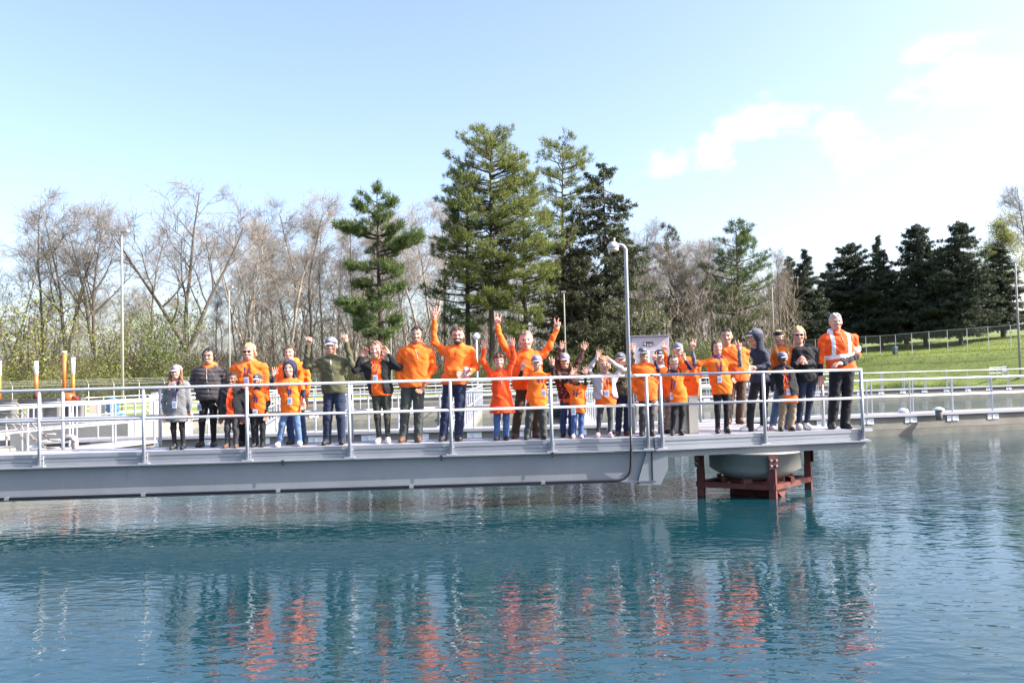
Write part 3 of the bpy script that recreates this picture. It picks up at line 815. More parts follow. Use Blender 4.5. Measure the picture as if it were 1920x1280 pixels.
def bare_segs(seed, H, tr, spread=.42, first=.3, nl=13, fork=0, dens=1.0, up=.35):
    rd = random.Random(seed); trunk = []; limbs = []; tw = []

    def grow(p, d, L, r, lev, out, nseg, wob, upk):
        pts = [p]
        for i in range(nseg):
            d = [d[0] + rd.gauss(0, wob), d[1] + rd.gauss(0, wob), d[2] + rd.gauss(0, wob) + upk / nseg]
            m_ = math.sqrt(sum(x * x for x in d)); d = [x / m_ for x in d]
            q = [p[k] + d[k] * L / nseg for k in range(3)]
            ra = r * (1 - .8 * i / nseg); rb = r * (1 - .8 * (i + 1) / nseg)
            out.append((p, q, ra, rb)); p = q; pts.append(p)
        return pts, d

    def child(pts, t, tilt, base_dir):
        k = t * (len(pts) - 1); i = min(int(k), len(pts) - 2); f = k - i
        p = [pts[i][j] * (1 - f) + pts[i + 1][j] * f for j in range(3)]
        a = rd.uniform(0, 6.283); dv_ = base_dir
        u_ = [rd.gauss(0, 1) for _ in range(3)]
        dt = sum(u_[j] * dv_[j] for j in range(3)); u_ = [u_[j] - dt * dv_[j] for j in range(3)]
        m_ = math.sqrt(sum(x * x for x in u_)) + 1e-6; u_ = [x / m_ for x in u_]
        return p, [dv_[j] * math.cos(tilt) + u_[j] * math.sin(tilt) for j in range(3)]

    stems = []
    if fork:
        tp, d = grow([0, 0, -.3], [rd.gauss(0, .04), 0, 1], H * .24, tr, 0, trunk, 4, .05, .1)
        for k in range(fork):
            s = (k - (fork - 1) / 2)
            stems.append(grow(tp[-1], [s * .42 + rd.gauss(0, .06), rd.gauss(0, .15), 1], H * rd.uniform(.62, .78), tr * .62, 0, trunk, 9, .06, .25))
    else:
        stems.append(grow([0, 0, -.3], [rd.gauss(0, .04), rd.gauss(0, .04), 1], H, tr, 0, trunk, 13, .045, .25))
    for pts, d in stems:
        n1 = int(nl / (1 if not fork else fork * .75))
        for k in range(n1):
            t = first + (1 - first) * ((k + rd.random()) / n1); t = min(t, .98)
            p, dd = child(pts, t, rd.uniform(.45, .95), [0, 0, 1])
            L = H * spread * (1.08 - .75 * t) * rd.uniform(.65, 1.15)
            p2, d2 = grow(p, dd, L, tr * .36 * (1.15 - t), 1, limbs, 6, .11, up)
            for j in range(int(7 * dens)):
                q, e = child(p2, rd.uniform(.15, 1), rd.uniform(.45, 1.05), d2)
                p3, d3 = grow(q, e, L * rd.uniform(.32, .62), max(.018, tr * .07), 2, limbs, 3, .14, up * .35)
                for i in range(int(8 * dens)):
                    q, e = child(p3, rd.uniform(.15, 1), rd.uniform(.4, 1.1), d3)
                    p4, d4 = grow(q, e, rd.uniform(.7, 1.6) * H / 22, .0145, 3, tw, 2, .16, .06)
                    for _ in range(4):
                        q, e = child(p4, rd.uniform(.2, 1), rd.uniform(.4, 1.0), d4)
                        grow(q, e, rd.uniform(.4, .9) * H / 22, .0095, 4, tw, 1, .15, .05)
    return trunk, limbs, tw


def segs_mesh(name, segs, n, ma):
    P0, P1, R0, R1 = zip(*segs); V, f = tubes_np(P0, P1, R0, R1, n)
    return np_mesh(name, V, f, [ma], smooth=True)


BARK = mat('grey_brown_bark', (.115, .094, .08), .95, var=.3, vscale=2, stretch=(4, 4, .6), bump=.5, bscale=8)
BARKP = mat('pale_sycamore_bark', (.36, .31, .26), .9, var=.35, vscale=1.4, bump=.2, bscale=6)
TWIG = mat('twigs', (.20, .175, .155), .9)
TWIGP = mat('pale_twigs', (.29, .255, .22), .9)
PBARK = mat('pine_bark', (.055, .042, .036), .95, var=.3, vscale=3, bump=.5, bscale=9)

BV = []
for k, (H, tr, sp, first, nl, fork, dens) in enumerate([(20, .27, .36, .30, 17, 0, 1.0), (20, .33, .38, .2, 18, 2, 1.0), (20, .36, .42, .22, 20, 3, 1.0),
                                                       (20, .17, .24, .36, 15, 0, .9), (20, .22, .32, .3, 17, 2, .9), (20, .18, .28, .30, 16, 0, .9)]):
    tk, lm, tw = bare_segs(100 + k, H, tr, sp, first, nl, fork, dens)
    BV.append((tk, lm, tw))
BM = {}


def bare_tree(name, v, X, Y, H, lab, pale=False, rot=0., grp=None, wid=1.0, cat='tree'):
    key = (v, pale)
    if key not in BM:
        tk, lm, tw = BV[v]
        BM[key] = (segs_mesh('trunk', tk, 7, BARKP if pale else BARK), segs_mesh('branches', lm, 4, BARKP if pale else BARK), segs_mesh('crown', tw, 3, TWIGP if pale else TWIG))
    z = float(ground_z(X, Y)); e = empty(name, (X, Y, z), lab, cat, grp)
    e.rotation_euler = (0, 0, rot); s = H / 20.; e.scale = (s * wid, s * wid, s)
    for me, nm in zip(BM[key], ('trunk', 'limbs', 'crown')): link(nm, me, e)
    return e


def H_at(px, pyt, Y): return at(px, pyt, Y)[2] - float(ground_z(gx(px, Y), Y))


for (px, pyt, Y, v, rot, pale, wid, lab) in [
    (12, 440, 92, 4, .4, True, 1.0, 'pale barked bare tree at the left picture edge'),
    (75, 385, 94, 3, 1.2, False, 1.2, 'thin straight bare tree left of the forked one, at the far left'),
    (125, 362, 90, 1, .15, False, .95, 'tall forked bare tree between the far left trees and the tallest lamp post'),
    (185, 378, 93, 1, 2.6, False, .9, 'leaning dark bare tree just left of the tallest lamp post'),
    (350, 360, 90, 2, .5, False, 1.05, 'broad round crowned bare tree right of the tallest lamp post'),
    (270, 425, 100, 5, 2.1, False, 1.2, 'lower bare tree between the tallest lamp post and the broad crowned one'),
    (530, 372, 96, 5, .9, True, 1.25, 'tall pale bare tree left of the man with raised fists'),
    (578, 395, 92, 3, 2.2, False, 1.3, 'straight dark bare tree just left of the lone pine'),
    (480, 430, 98, 4, 1.7, True, 1.2, 'smaller pale bare tree above the blonde woman in orange'),
    (790, 372, 98, 4, .2, True, 1.15, 'white limbed bare tree between the lone pine and the tall pines'),
    (655, 400, 104, 5, 1.0, True, 1.2, 'pale bare tree behind the lone pine'),
    (1215, 430, 95, 0, 1.0, False, .75, 'bare grey tree right of the hooked walkway lamp'),
    (1300, 440, 97, 4, 2.9, False, .9, 'bare forked tree above the girl in grey sleeves'),
    (1470, 480, 93, 0, 2.0, False, .8, 'rounded leafless tree left of the first spruce'),
    (1945, 335, 84, 4, 1.1, False, .9, 'pale bare branches rising at the right picture edge'),
]:
    bare_tree('bare_tree', v, gx(px, Y), Y, H_at(px, pyt, Y), lab, pale, rot, None, wid)
rd = random.Random(12)
for k in range(64):       # the wood behind: slender trees nobody can tell apart
    if k < 44: px = -60 + k * 30 + rd.uniform(-14, 14)
    else: px = 1180 + (k - 44) * 16 + rd.uniform(-9, 9)
    Y = rd.uniform(100, 122); top = (rd.uniform(520, 600) if px < 440 else rd.uniform(385, 470) if px < 860 else rd.uniform(440, 530) if px < 1420 else rd.uniform(500, 560))
    bare_tree('slender_tree', rd.choice((3, 4, 5, 5)), gx(px, Y), Y, H_at(px, top, Y), 'slender leafless tree standing deep in the wood behind the tanks', rd.random() < .45, rd.uniform(0, 6.28), 'slender trees of the wood behind', rd.uniform(.9, 1.3))


# conifers: needle tufts along real branches
def tufts(C, D, L, w, per, rs, spread=.8, up=.15):
    """per blades (triangles) at every centre C, leaning along D"""
    n = len(C); C = np.repeat(C, per, 0); D = np.repeat(D, per, 0); m_ = len(C)
    d = D + rs.normal(0, spread, (m_, 3)); d[:, 2] += up; d /= np.linalg.norm(d, axis=1)[:, None]
    s = np.cross(d, rs.normal(0, 1, (m_, 3))); s /= np.linalg.norm(s, axis=1)[:, None] + 1e-9
    l = (L * rs.uniform(.6, 1.2, m_))[:, None]; C = C + rs.normal(0, L * .22, (m_, 3))
    V = np.stack([C - s * w / 2, C + s * w / 2, C + d * l], 1)
    return V.reshape(-1, 3)


def conifer(seed, H, prof, trunk_r, nb, kind, dens=1.0, extra=()):
    """prof: (height fraction, half width) outline; returns trunk segs, branch segs, needle vertices"""
    rd = random.Random(seed); rs = np.random.default_rng(seed); tk = []; br = []; cs = []; ds = []
    p = [0, 0, -.3]; n = 14; lean = [rd.gauss(0, .012), rd.gauss(0, .012)]; axis_ = [p]
    for i in range(n):
        q = [p[0] + lean[0] * H / n + rd.gauss(0, .03), p[1] + lean[1] * H / n + rd.gauss(0, .03), -.3 + (H + .3) * (i + 1) / n]
        tk.append((p, q, trunk_r * (1 - .93 * i / n), trunk_r * (1 - .93 * (i + 1) / n))); p = q; axis_.append(q)
    hf = [a for a, _ in prof]; hw = [b for _, b in prof]
    blist = []
    lo, hi = hf[0], hf[-1]
    for k in range(nb):
        t = lo + (hi - lo) * ((k + rd.random()) / nb); L = np.interp(t, hf, hw) * rd.uniform(.55, 1.12)
        blist.append((t, rd.uniform(0, 6.283), L, None))
    blist += list(extra)
    for (t, a, L, dzt) in blist:
        k = t * n; i = min(int(k), n - 1); f = k - i
        p = np.array(axis_[i]) * (1 - f) + np.array(axis_[i + 1]) * f
        out = np.array((math.cos(a), math.sin(a), 0)); ns = max(3, int(L / .55)); pts = [p]
        for j in range(ns):
            u = (j + 1) / ns
            if kind == 'pine': dz = (.10 + .25 * u + (t - .6) * .5) if dzt is None else dzt * (.6 + .8 * u)
            else: dz = (-.32 + .55 * u * u) + (.45 if t > .9 else 0)
            d = out + np.array((0, 0, dz)) + rs.normal(0, .10, 3); d /= np.linalg.norm(d)
            pts.append(pts[-1] + d * L / ns)
        rb = .018 + .018 * L
        for j in range(ns): br.append((pts[j], pts[j + 1], rb * (1 - .8 * j / ns), rb * (1 - .8 * (j + 1) / ns)))
        st = .35 if kind == 'pine' else .12
        if kind == 'pine':
            m_ = max(4, int(L * 6.5 * dens))
            for _ in range(m_):
                u = st + (1 - st) * rd.random() ** .75; kk = u * ns; j = min(int(kk), ns - 1)
                c = pts[j] + (pts[j + 1] - pts[j]) * (kk - j)
                side = np.cross(out, (0, 0, 1)) * rd.gauss(0, .24 * L * (1.1 - .55 * u))
                cs.append(c + side + np.array((0, 0, rd.gauss(.12, .12)))); ds.append(out * .45 + np.array((0, 0, .35)))
        else:
            m_ = max(5, int(L * 9 * dens))
            for _ in range(m_):
                u = st + (1 - st) * rd.random() ** .8; kk = u * ns; j = min(int(kk), ns - 1)
                c = pts[j] + (pts[j + 1] - pts[j]) * (kk - j)
                sl = rd.gauss(0, .20 * L * (1.1 - .7 * u))
                cs.append(c + np.cross(out, (0, 0, 1)) * sl + np.array((0, 0, -abs(sl) * .35 - rd.uniform(0, .25)))); ds.append(out * .5 + np.array((0, 0, -.45)))
    cs, ds = np.array(cs), np.array(ds)
    if kind == 'pine': V = tufts(cs, ds, .52, .062, 19, rs, .7, .25)
    else: V = tufts(cs, ds, .42, .11, 12, rs, .55, -.1)
    return tk, br, V


def conifer_tree(name, data, X, Y, lab, needle, rot=0, scale=1., grp=None, wid=1.0):
    z = float(ground_z(X, Y)); e = empty(name, (X, Y, z), lab, 'tree', grp); e.rotation_euler = (0, 0, rot); e.scale = (scale * wid, scale * wid, scale)
    for me, nm in zip(data, ('trunk', 'branches', 'crown')): link(nm, me, e)
    return e


def con_meshes(d, needle):
    return (segs_mesh('trunk', d[0], 8, PBARK), segs_mesh('branches', d[1], 4, PBARK), np_mesh('crown', d[2], np.arange(len(d[2])).reshape(-1, 3), [needle]))


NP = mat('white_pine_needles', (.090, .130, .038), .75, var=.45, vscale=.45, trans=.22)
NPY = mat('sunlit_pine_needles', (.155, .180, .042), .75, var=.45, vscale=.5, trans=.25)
NS = mat('spruce_needles', (.043, .060, .034), .8, var=.45, vscale=.6, trans=.10)
NSB = mat('thin_spruce_needles', (.085, .088, .042), .8, var=.5, vscale=.5, trans=.15)
m2 = 85 / F                                        # metres per photo pixel at the pine stand
# lone pine with its long side limbs
HL = H_at(715, 348, 78); mL = 78 / F; zl = float(ground_z(gx(715, 78), 78))


def ext(py, dx, dz): return ((2.17 + (hor(715) - py) * mL - zl) / HL, 0 if dx > 0 else math.pi, abs(dx) * mL, dz)


exL = [ext(445, -88, .28), ext(438, -70, .3), ext(478, 96, .42), ext(470, 75, .35), ext(500, -62, .02), ext(510, 45, .2), ext(566, -82, .02), ext(572, -65, -.05), ext(545, 48, .2), ext(605, -48, -.15), ext(600, 40, .1), ext(530, -50, 0.), ext(400, -50, .5), ext(395, 40, .6), ext(440, 50, .4), ext(620, -30, -.2)]
exL = [(t, a + q, L, d) for (t, a, L, d) in exL for q in (0, .35, -.3)]
d = conifer(7, HL, [(.22, 1.8), (.35, 2.6), (.55, 2.6), (.72, 2.4), (.82, 2.6), (.92, 1.7), (1.0, .4)], .36, 62, 'pine', 1.0, exL)
conifer_tree('pine_tree', con_meshes(d, NP), gx(715, 78), 78, 'lone pine with long uneven side limbs behind the man with raised fists', NP)
# the tall pine stand
for k, (px, pyt, Y, prof, nb, lab, nm) in enumerate([
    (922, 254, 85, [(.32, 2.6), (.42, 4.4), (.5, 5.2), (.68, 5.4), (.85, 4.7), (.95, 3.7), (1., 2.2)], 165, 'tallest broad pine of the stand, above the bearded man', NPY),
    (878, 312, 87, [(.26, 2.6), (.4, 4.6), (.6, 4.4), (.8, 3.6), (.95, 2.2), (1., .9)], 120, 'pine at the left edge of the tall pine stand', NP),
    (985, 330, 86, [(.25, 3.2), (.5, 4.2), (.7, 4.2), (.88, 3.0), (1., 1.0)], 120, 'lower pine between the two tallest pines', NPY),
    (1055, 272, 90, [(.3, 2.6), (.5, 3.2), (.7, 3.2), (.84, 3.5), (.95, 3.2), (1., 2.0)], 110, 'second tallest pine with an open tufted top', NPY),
    (1390, 420, 98, [(.2, 4.2), (.55, 4.8), (.75, 4.2), (.9, 2.6), (1., .8)], 110, 'hazy pine rising above the bare wood right of centre', NP),
    (1265, 425, 104, [(.2, 3.0), (.6, 3.4), (.85, 2.4), (1., .6)], 80, 'small hazy pine right of the hooked walkway lamp', NSB)]):
    H = H_at(px, pyt, Y); d = conifer(20 + k, H, prof, .34, nb, 'pine', .52)
    conifer_tree('pine_tree', con_meshes(d, nm), gx(px, Y), Y, lab, nm)
# spruces
spp = [(.13, 4.6), (.25, 5.4), (.45, 4.3), (.7, 2.7), (.88, 1.3), (1., .15)]
d = conifer(41, H_at(1143, 306, 90), [(.1, 4.6), (.3, 5.6), (.55, 5.0), (.75, 4.6), (.9, 2.8), (1., .4)], .32, 150, 'spruce', .75)
conifer_tree('spruce_tree', con_meshes(d, mat('ragged_spruce_needles', (.066, .078, .038), .8, var=.5, vscale=.5, trans=.15)), gx(1143, 90), 90, 'dark ragged spruce right of the tall pines', NS)
d = conifer(42, H_at(1075, 420, 88), [(.1, 4.6), (.4, 5.0), (.7, 3.6), (1., .5)], .25, 130, 'spruce', .6)
conifer_tree('spruce_tree', con_meshes(d, NSB), gx(1075, 88), 88, 'brownish thin spruce below the second tallest pine', NSB)
sm = [con_meshes(conifer(50, 18, spp, .3, 170, 'spruce', .9), NS), con_meshes(conifer(51, 18, [(.15, 4.4), (.28, 5.4), (.5, 5.0), (.75, 3.9), (.9, 2.3), (1., .5)], .3, 180, 'spruce', 1.0), NS)]
for (px, pyt, Y, v, rot, wid, lab) in [
    (1518, 466, 112, 0, 0, .95, 'first pointed spruce, behind the man in the reflective jacket'),
    (1488, 480, 116, 0, 1.0, .9, 'slim spruce at the left end of the dark spruce row'),
    (1610, 456, 118, 1, 2.0, 1.15, 'second dark spruce right of the reflective jacket'),
    (1655, 441, 114, 0, 3.0, .82, 'narrow topped spruce in the middle of the dark row'),
    (1738, 420, 112, 1, .7, 1.1, 'tall broad spruce near the right end of the row'),
    (1803, 416, 108, 1, 4.0, .95, 'tall twin topped spruce beside the right lamp post'),
    (1884, 452, 112, 0, 5.0, 1.1, 'spruce partly cut by the right picture edge'),
    (1702, 512, 122, 0, 5.5, 1.3, 'low dark spruce filling the gap in the row'),
    (1570, 505, 124, 1, .3, 1.1, 'low spruce between the first and second pointed ones')]:
    H = H_at(px, pyt, Y); conifer_tree('spruce_tree', sm[v], gx(px, Y), Y, lab, NS, rot, H / 18., None, wid * 18. / H)
for px, Y in ((1625, 108), (1659, 106), (1752, 104), (1812, 102), (1872, 99)):
    pass
# fresh green trees and the undergrowth
def leaves(C, size, rs):
    n = len(C); a = rs.normal(0, 1, (n, 3)); a /= np.linalg.norm(a, axis=1)[:, None]; b = np.cross(a, rs.normal(0, 1, (n, 3))); b /= np.linalg.norm(b, axis=1)[:, None]
    s = (size * rs.uniform(.6, 1.3, n))[:, None]
    V = np.stack([C - a * s, C + b * s * .55, C + a * s, C - b * s * .55], 1)
    return V.reshape(-1, 3), np.arange(4 * n).reshape(-1, 4)


LG = mat('spring_leaves', (.235, .25, .065), .7, var=.35, vscale=.4, trans=.35)
LG2 = mat('green_leaves', (.14, .185, .045), .7, var=.35, vscale=.5, trans=.3)
LGP = mat('pale_spring_leaves', (.26, .27, .08), .7, var=.3, vscale=.5, trans=.35)
SHM = {}


def shrub(seed, ma):
    rs = np.random.default_rng(seed); rd = random.Random(seed); segs = []; C = []
    for k in range(13):
        a = rd.uniform(0, 6.28); p = [rd.gauss(0, .25), rd.gauss(0, .25), -.1]; d = [math.cos(a) * .45, math.sin(a) * .45, 1]
        for j in range(5):
            q = [p[i] + d[i] * rd.uniform(.45, .7) + rd.gauss(0, .06) for i in range(3)]; segs.append((p, q, .03 - .004 * j, .026 - .004 * j)); p = q
            for _ in range(3): 
                e = [p[i] + rd.gauss(0, .45) for i in range(3)]; segs.append((p, e, .012, .006))
                cc = np.array(e) + rs.normal(0, .24, (17 if j > 0 else 7, 3)); C.append(cc)
    C = np.concatenate(C); V, f = leaves(C, .056, rs)
    return segs_mesh('stems', segs, 4, BARK), np_mesh('foliage', V, f, [ma])


for k, ma in enumerate((LG, LG2, LG, LGP)): SHM[k] = shrub(70 + k, ma)
rd = random.Random(33)
sh = []
for k in range(46):
    px = -30 + k * 21 + rd.uniform(-12, 12); v = 0 if px < 260 else rd.choice((1, 0, 1)) if px < 470 else rd.choice((3, 1, 3))
    if 500 < px < 880 and k % 2: continue
    sh.append((px, rd.uniform(81, 96), v, rd.uniform(.6, 1.25) if px < 520 else rd.uniform(.6, 1.1)))
for k in range(26):
    px = 1030 + k * 17 + rd.uniform(-8, 8); sh.append((px, rd.uniform(86, 96), rd.choice((1, 1, 0)), rd.uniform(.8, 1.5) if px < 1330 else rd.uniform(.6, .9)))
for (px, Y, v, s) in sh:
    X = gx(px, Y); e = empty('leafing_shrub', (X, Y, float(ground_z(X, Y))), 'leafing green shrub at the foot of the wood', 'shrub', 'shrubs along the foot of the wood')
    e.rotation_euler = (0, 0, rd.uniform(0, 6.28)); e.scale = (s * 1.15, s * 1.15, s)
    link('stems', SHM[v][0], e); link('foliage', SHM[v][1], e)
for (px, pyt, Y, v, lab) in [(60, 560, 88, 0, 'bright yellow green young tree at the far left'), (215, 600, 86, 0, 'yellow green young tree at the foot of the tallest lamp post'), (330, 570, 87, 1, 'fresh green young tree behind the capped girl in grey'), (1190, 560, 92, 1, 'fresh green young tree left of the control cabinet')]:
    H = H_at(px, pyt, Y); X = gx(px, Y); e = empty('young_tree', (X, Y, float(ground_z(X, Y))), lab, 'tree'); s = H / 3.4; e.scale = (s * .9, s * .9, s)
    link('trunk', SHM[v][0], e); link('crown', SHM[v][1], e)
# tall leafing tree at the right edge
X = gx(1888, 122); z = float(ground_z(X, 122)); rs = np.random.default_rng(9); tk, lm, tw = bare_segs(9, 20, .3, .34, .3, 14)
pts = np.array([s[1] for s in tw]); pts = pts[rs.integers(0, len(pts), 26000)] + rs.normal(0, .25, (26000, 3)); V, f = leaves(pts, .11, rs)
e = empty('leafing_tree', (X, 122, z), 'pale green leafing tree behind the spruces at the right edge', 'tree'); s = H_at(1888, 428, 122) / 20; e.scale = (s * 1.25, s * 1.25, s)
link('trunk', segs_mesh('trunk', tk + lm, 5, BARK), e); link('crown', np_mesh('crown', V, f, [LGP]), e)
# thicket: the tangle of brush and saplings between the trunks
rs = np.random.default_rng(77); n = 40000
px = rs.uniform(-100, 1500, n); Y = rs.uniform(88, 128, n); X = (px - 960) / F * Y; Z = ground_z(X, Y)
hmax = np.where(px < 440, 4.5, np.where(px < 900, 8.5, np.where(px < 1150, 8.5, 10.5))); z0 = rs.uniform(0, 1, n) ** 1.3 * hmax
P0 = np.stack([X, Y, Z + z0], -1); dd = rs.normal(0, .55, (n, 3)); dd[:, 2] = np.abs(dd[:, 2]) + .5; P1 = P0 + dd * rs.uniform(.5, 1.5, n)[:, None]
V, f = tubes_np(P0, P1, np.full(n, .030), np.full(n, .012), 3)
th = link('thicket', np_mesh('thicket', V, f, [mat('brush', (.20, .16, .12), .9, var=.4, vscale=.2)])); tag(th, 'tangle of brown brush and saplings filling the wood', 'thicket', kind='stuff')
n = 80000; px = rs.uniform(-100, 1480, n); Y = rs.uniform(84, 122, n); X = (px - 960) / F * Y
cl = np.sin(X * .55 + 1.3) * np.sin(Y * .37) + np.sin(X * .21) * .7 + rs.normal(0, .4, n); ok = cl > .35; X, Y, px = X[ok], Y[ok], px[ok]; n = len(X)
Z = ground_z(X, Y) + rs.uniform(0, 1, n) ** 1.5 * np.where(px < 500, 4.6, 3.4)
V, f = leaves(np.stack([X, Y, Z], -1), .085, rs)
un = link('undergrowth', np_mesh('undergrowth', V, f, [LG2 if False else mat('undergrowth_leaves', (.20, .195, .075), .75, var=.45, vscale=.25, trans=.3)])); tag(un, 'loose spring green undergrowth between the trunks', 'undergrowth', kind='stuff')

# far side of the wood: trunk after trunk, read as one mass
rd = random.Random(5); P0, P1, R0, R1 = [], [], [], []
for k in range(70):
    px = rd.uniform(-120, 1500); Yk = rd.uniform(124, 150); X = gx(px, Yk); zb = float(ground_z(X, Yk))
    top = rd.uniform(565, 625) if px < 440 else rd.uniform(420, 500) if px < 900 else rd.uniform(460, 540)
    s = H_at(px, top, Yk) / 20.; a = rd.uniform(0, 6.28); ca, sa = math.cos(a), math.sin(a); tk, lm, tw = BV[rd.choice((3, 4, 5))]
    for src, fr_, rm in ((tk, 1, 1), (lm, .8, 1.2), (tw, .13, 1.6)):
        for (p_, q_, ra, rb) in src:
            if fr_ < 1 and rd.random() > fr_: continue
            P0.append((X + (p_[0] * ca - p_[1] * sa) * s * 1.2, Yk + (p_[0] * sa + p_[1] * ca) * s * 1.2, zb + p_[2] * s)); P1.append((X + (q_[0] * ca - q_[1] * sa) * s * 1.2, Yk + (q_[0] * sa + q_[1] * ca) * s * 1.2, zb + q_[2] * s)); R0.append(ra * s * rm); R1.append(rb * s * rm)
V, f = tubes_np(P0, P1, R0, R1, 3)
wd = link('woodland', np_mesh('woodland', V, f, [mat('woodland_bark', (.18, .148, .122), .9, var=.35, vscale=.15)])); tag(wd, 'grey brown mass of leafless trees at the back of the wood', 'woodland', kind='stuff')
# ------------------------------------------------------------------ people
def surfnet(D, org, h):
    """naive surface nets: D sampled on a grid, returns verts and quads of the zero level"""
    S = D < 0; nx_, ny_, nz_ = D.shape
    c = [S[i:nx_ - 1 + i, j:ny_ - 1 + j, k:nz_ - 1 + k] for i in (0, 1) for j in (0, 1) for k in (0, 1)]
    cnt = sum(x.astype(np.int8) for x in c); act = (cnt > 0) & (cnt < 8)
    I = np.argwhere(act); vid = np.full(act.shape, -1, np.int64); vid[act] = np.arange(len(I))
    corner = np.array([(i, j, k) for i in (0, 1) for j in (0, 1) for k in (0, 1)])
    val = np.stack([D[I[:, 0] + a, I[:, 1] + b, I[:, 2] + c_] for a, b, c_ in corner], 1)
    acc = np.zeros((len(I), 3)); num = np.zeros(len(I))
    for a in range(8):
        for b in range(a + 1, 8):
            if np.abs(corner[a] - corner[b]).sum() != 1: continue
            va, vb = val[:, a], val[:, b]; cr = (va < 0) != (vb < 0)
            t = np.where(cr, va / np.where(cr, va - vb, 1), 0)
            P = corner[a] + (corner[b] - corner[a]) * t[:, None]; acc[cr] += P[cr]; num[cr] += 1
    V = np.array(org) + (I + acc / np.maximum(num, 1)[:, None]) * h
    Q = []
    for axn in range(3):
        lo = [slice(1, -1)] * 3; hi = [slice(1, -1)] * 3; lo[axn] = slice(0, -1); hi[axn] = slice(1, None)
        a, b = S[tuple(lo)], S[tuple(hi)]; E = np.argwhere(a != b)
        if not len(E): continue
        flip = a[tuple(E.T)]
        E = E + 1; E[:, axn] -= 1
        u, v = [(1, 2), (2, 0), (0, 1)][axn]
        def g(du, dv2):
            F_ = E.copy(); F_[:, u] -= du; F_[:, v] -= dv2; return vid[tuple(F_.T)]
        q = np.stack([g(1, 1), g(0, 1), g(0, 0), g(1, 0)], 1); q[~flip] = q[~flip][:, ::-1]; Q.append(q)
    Q = np.concatenate(Q) if Q else np.zeros((0, 4), int)
    return V, Q[(Q >= 0).all(1)]


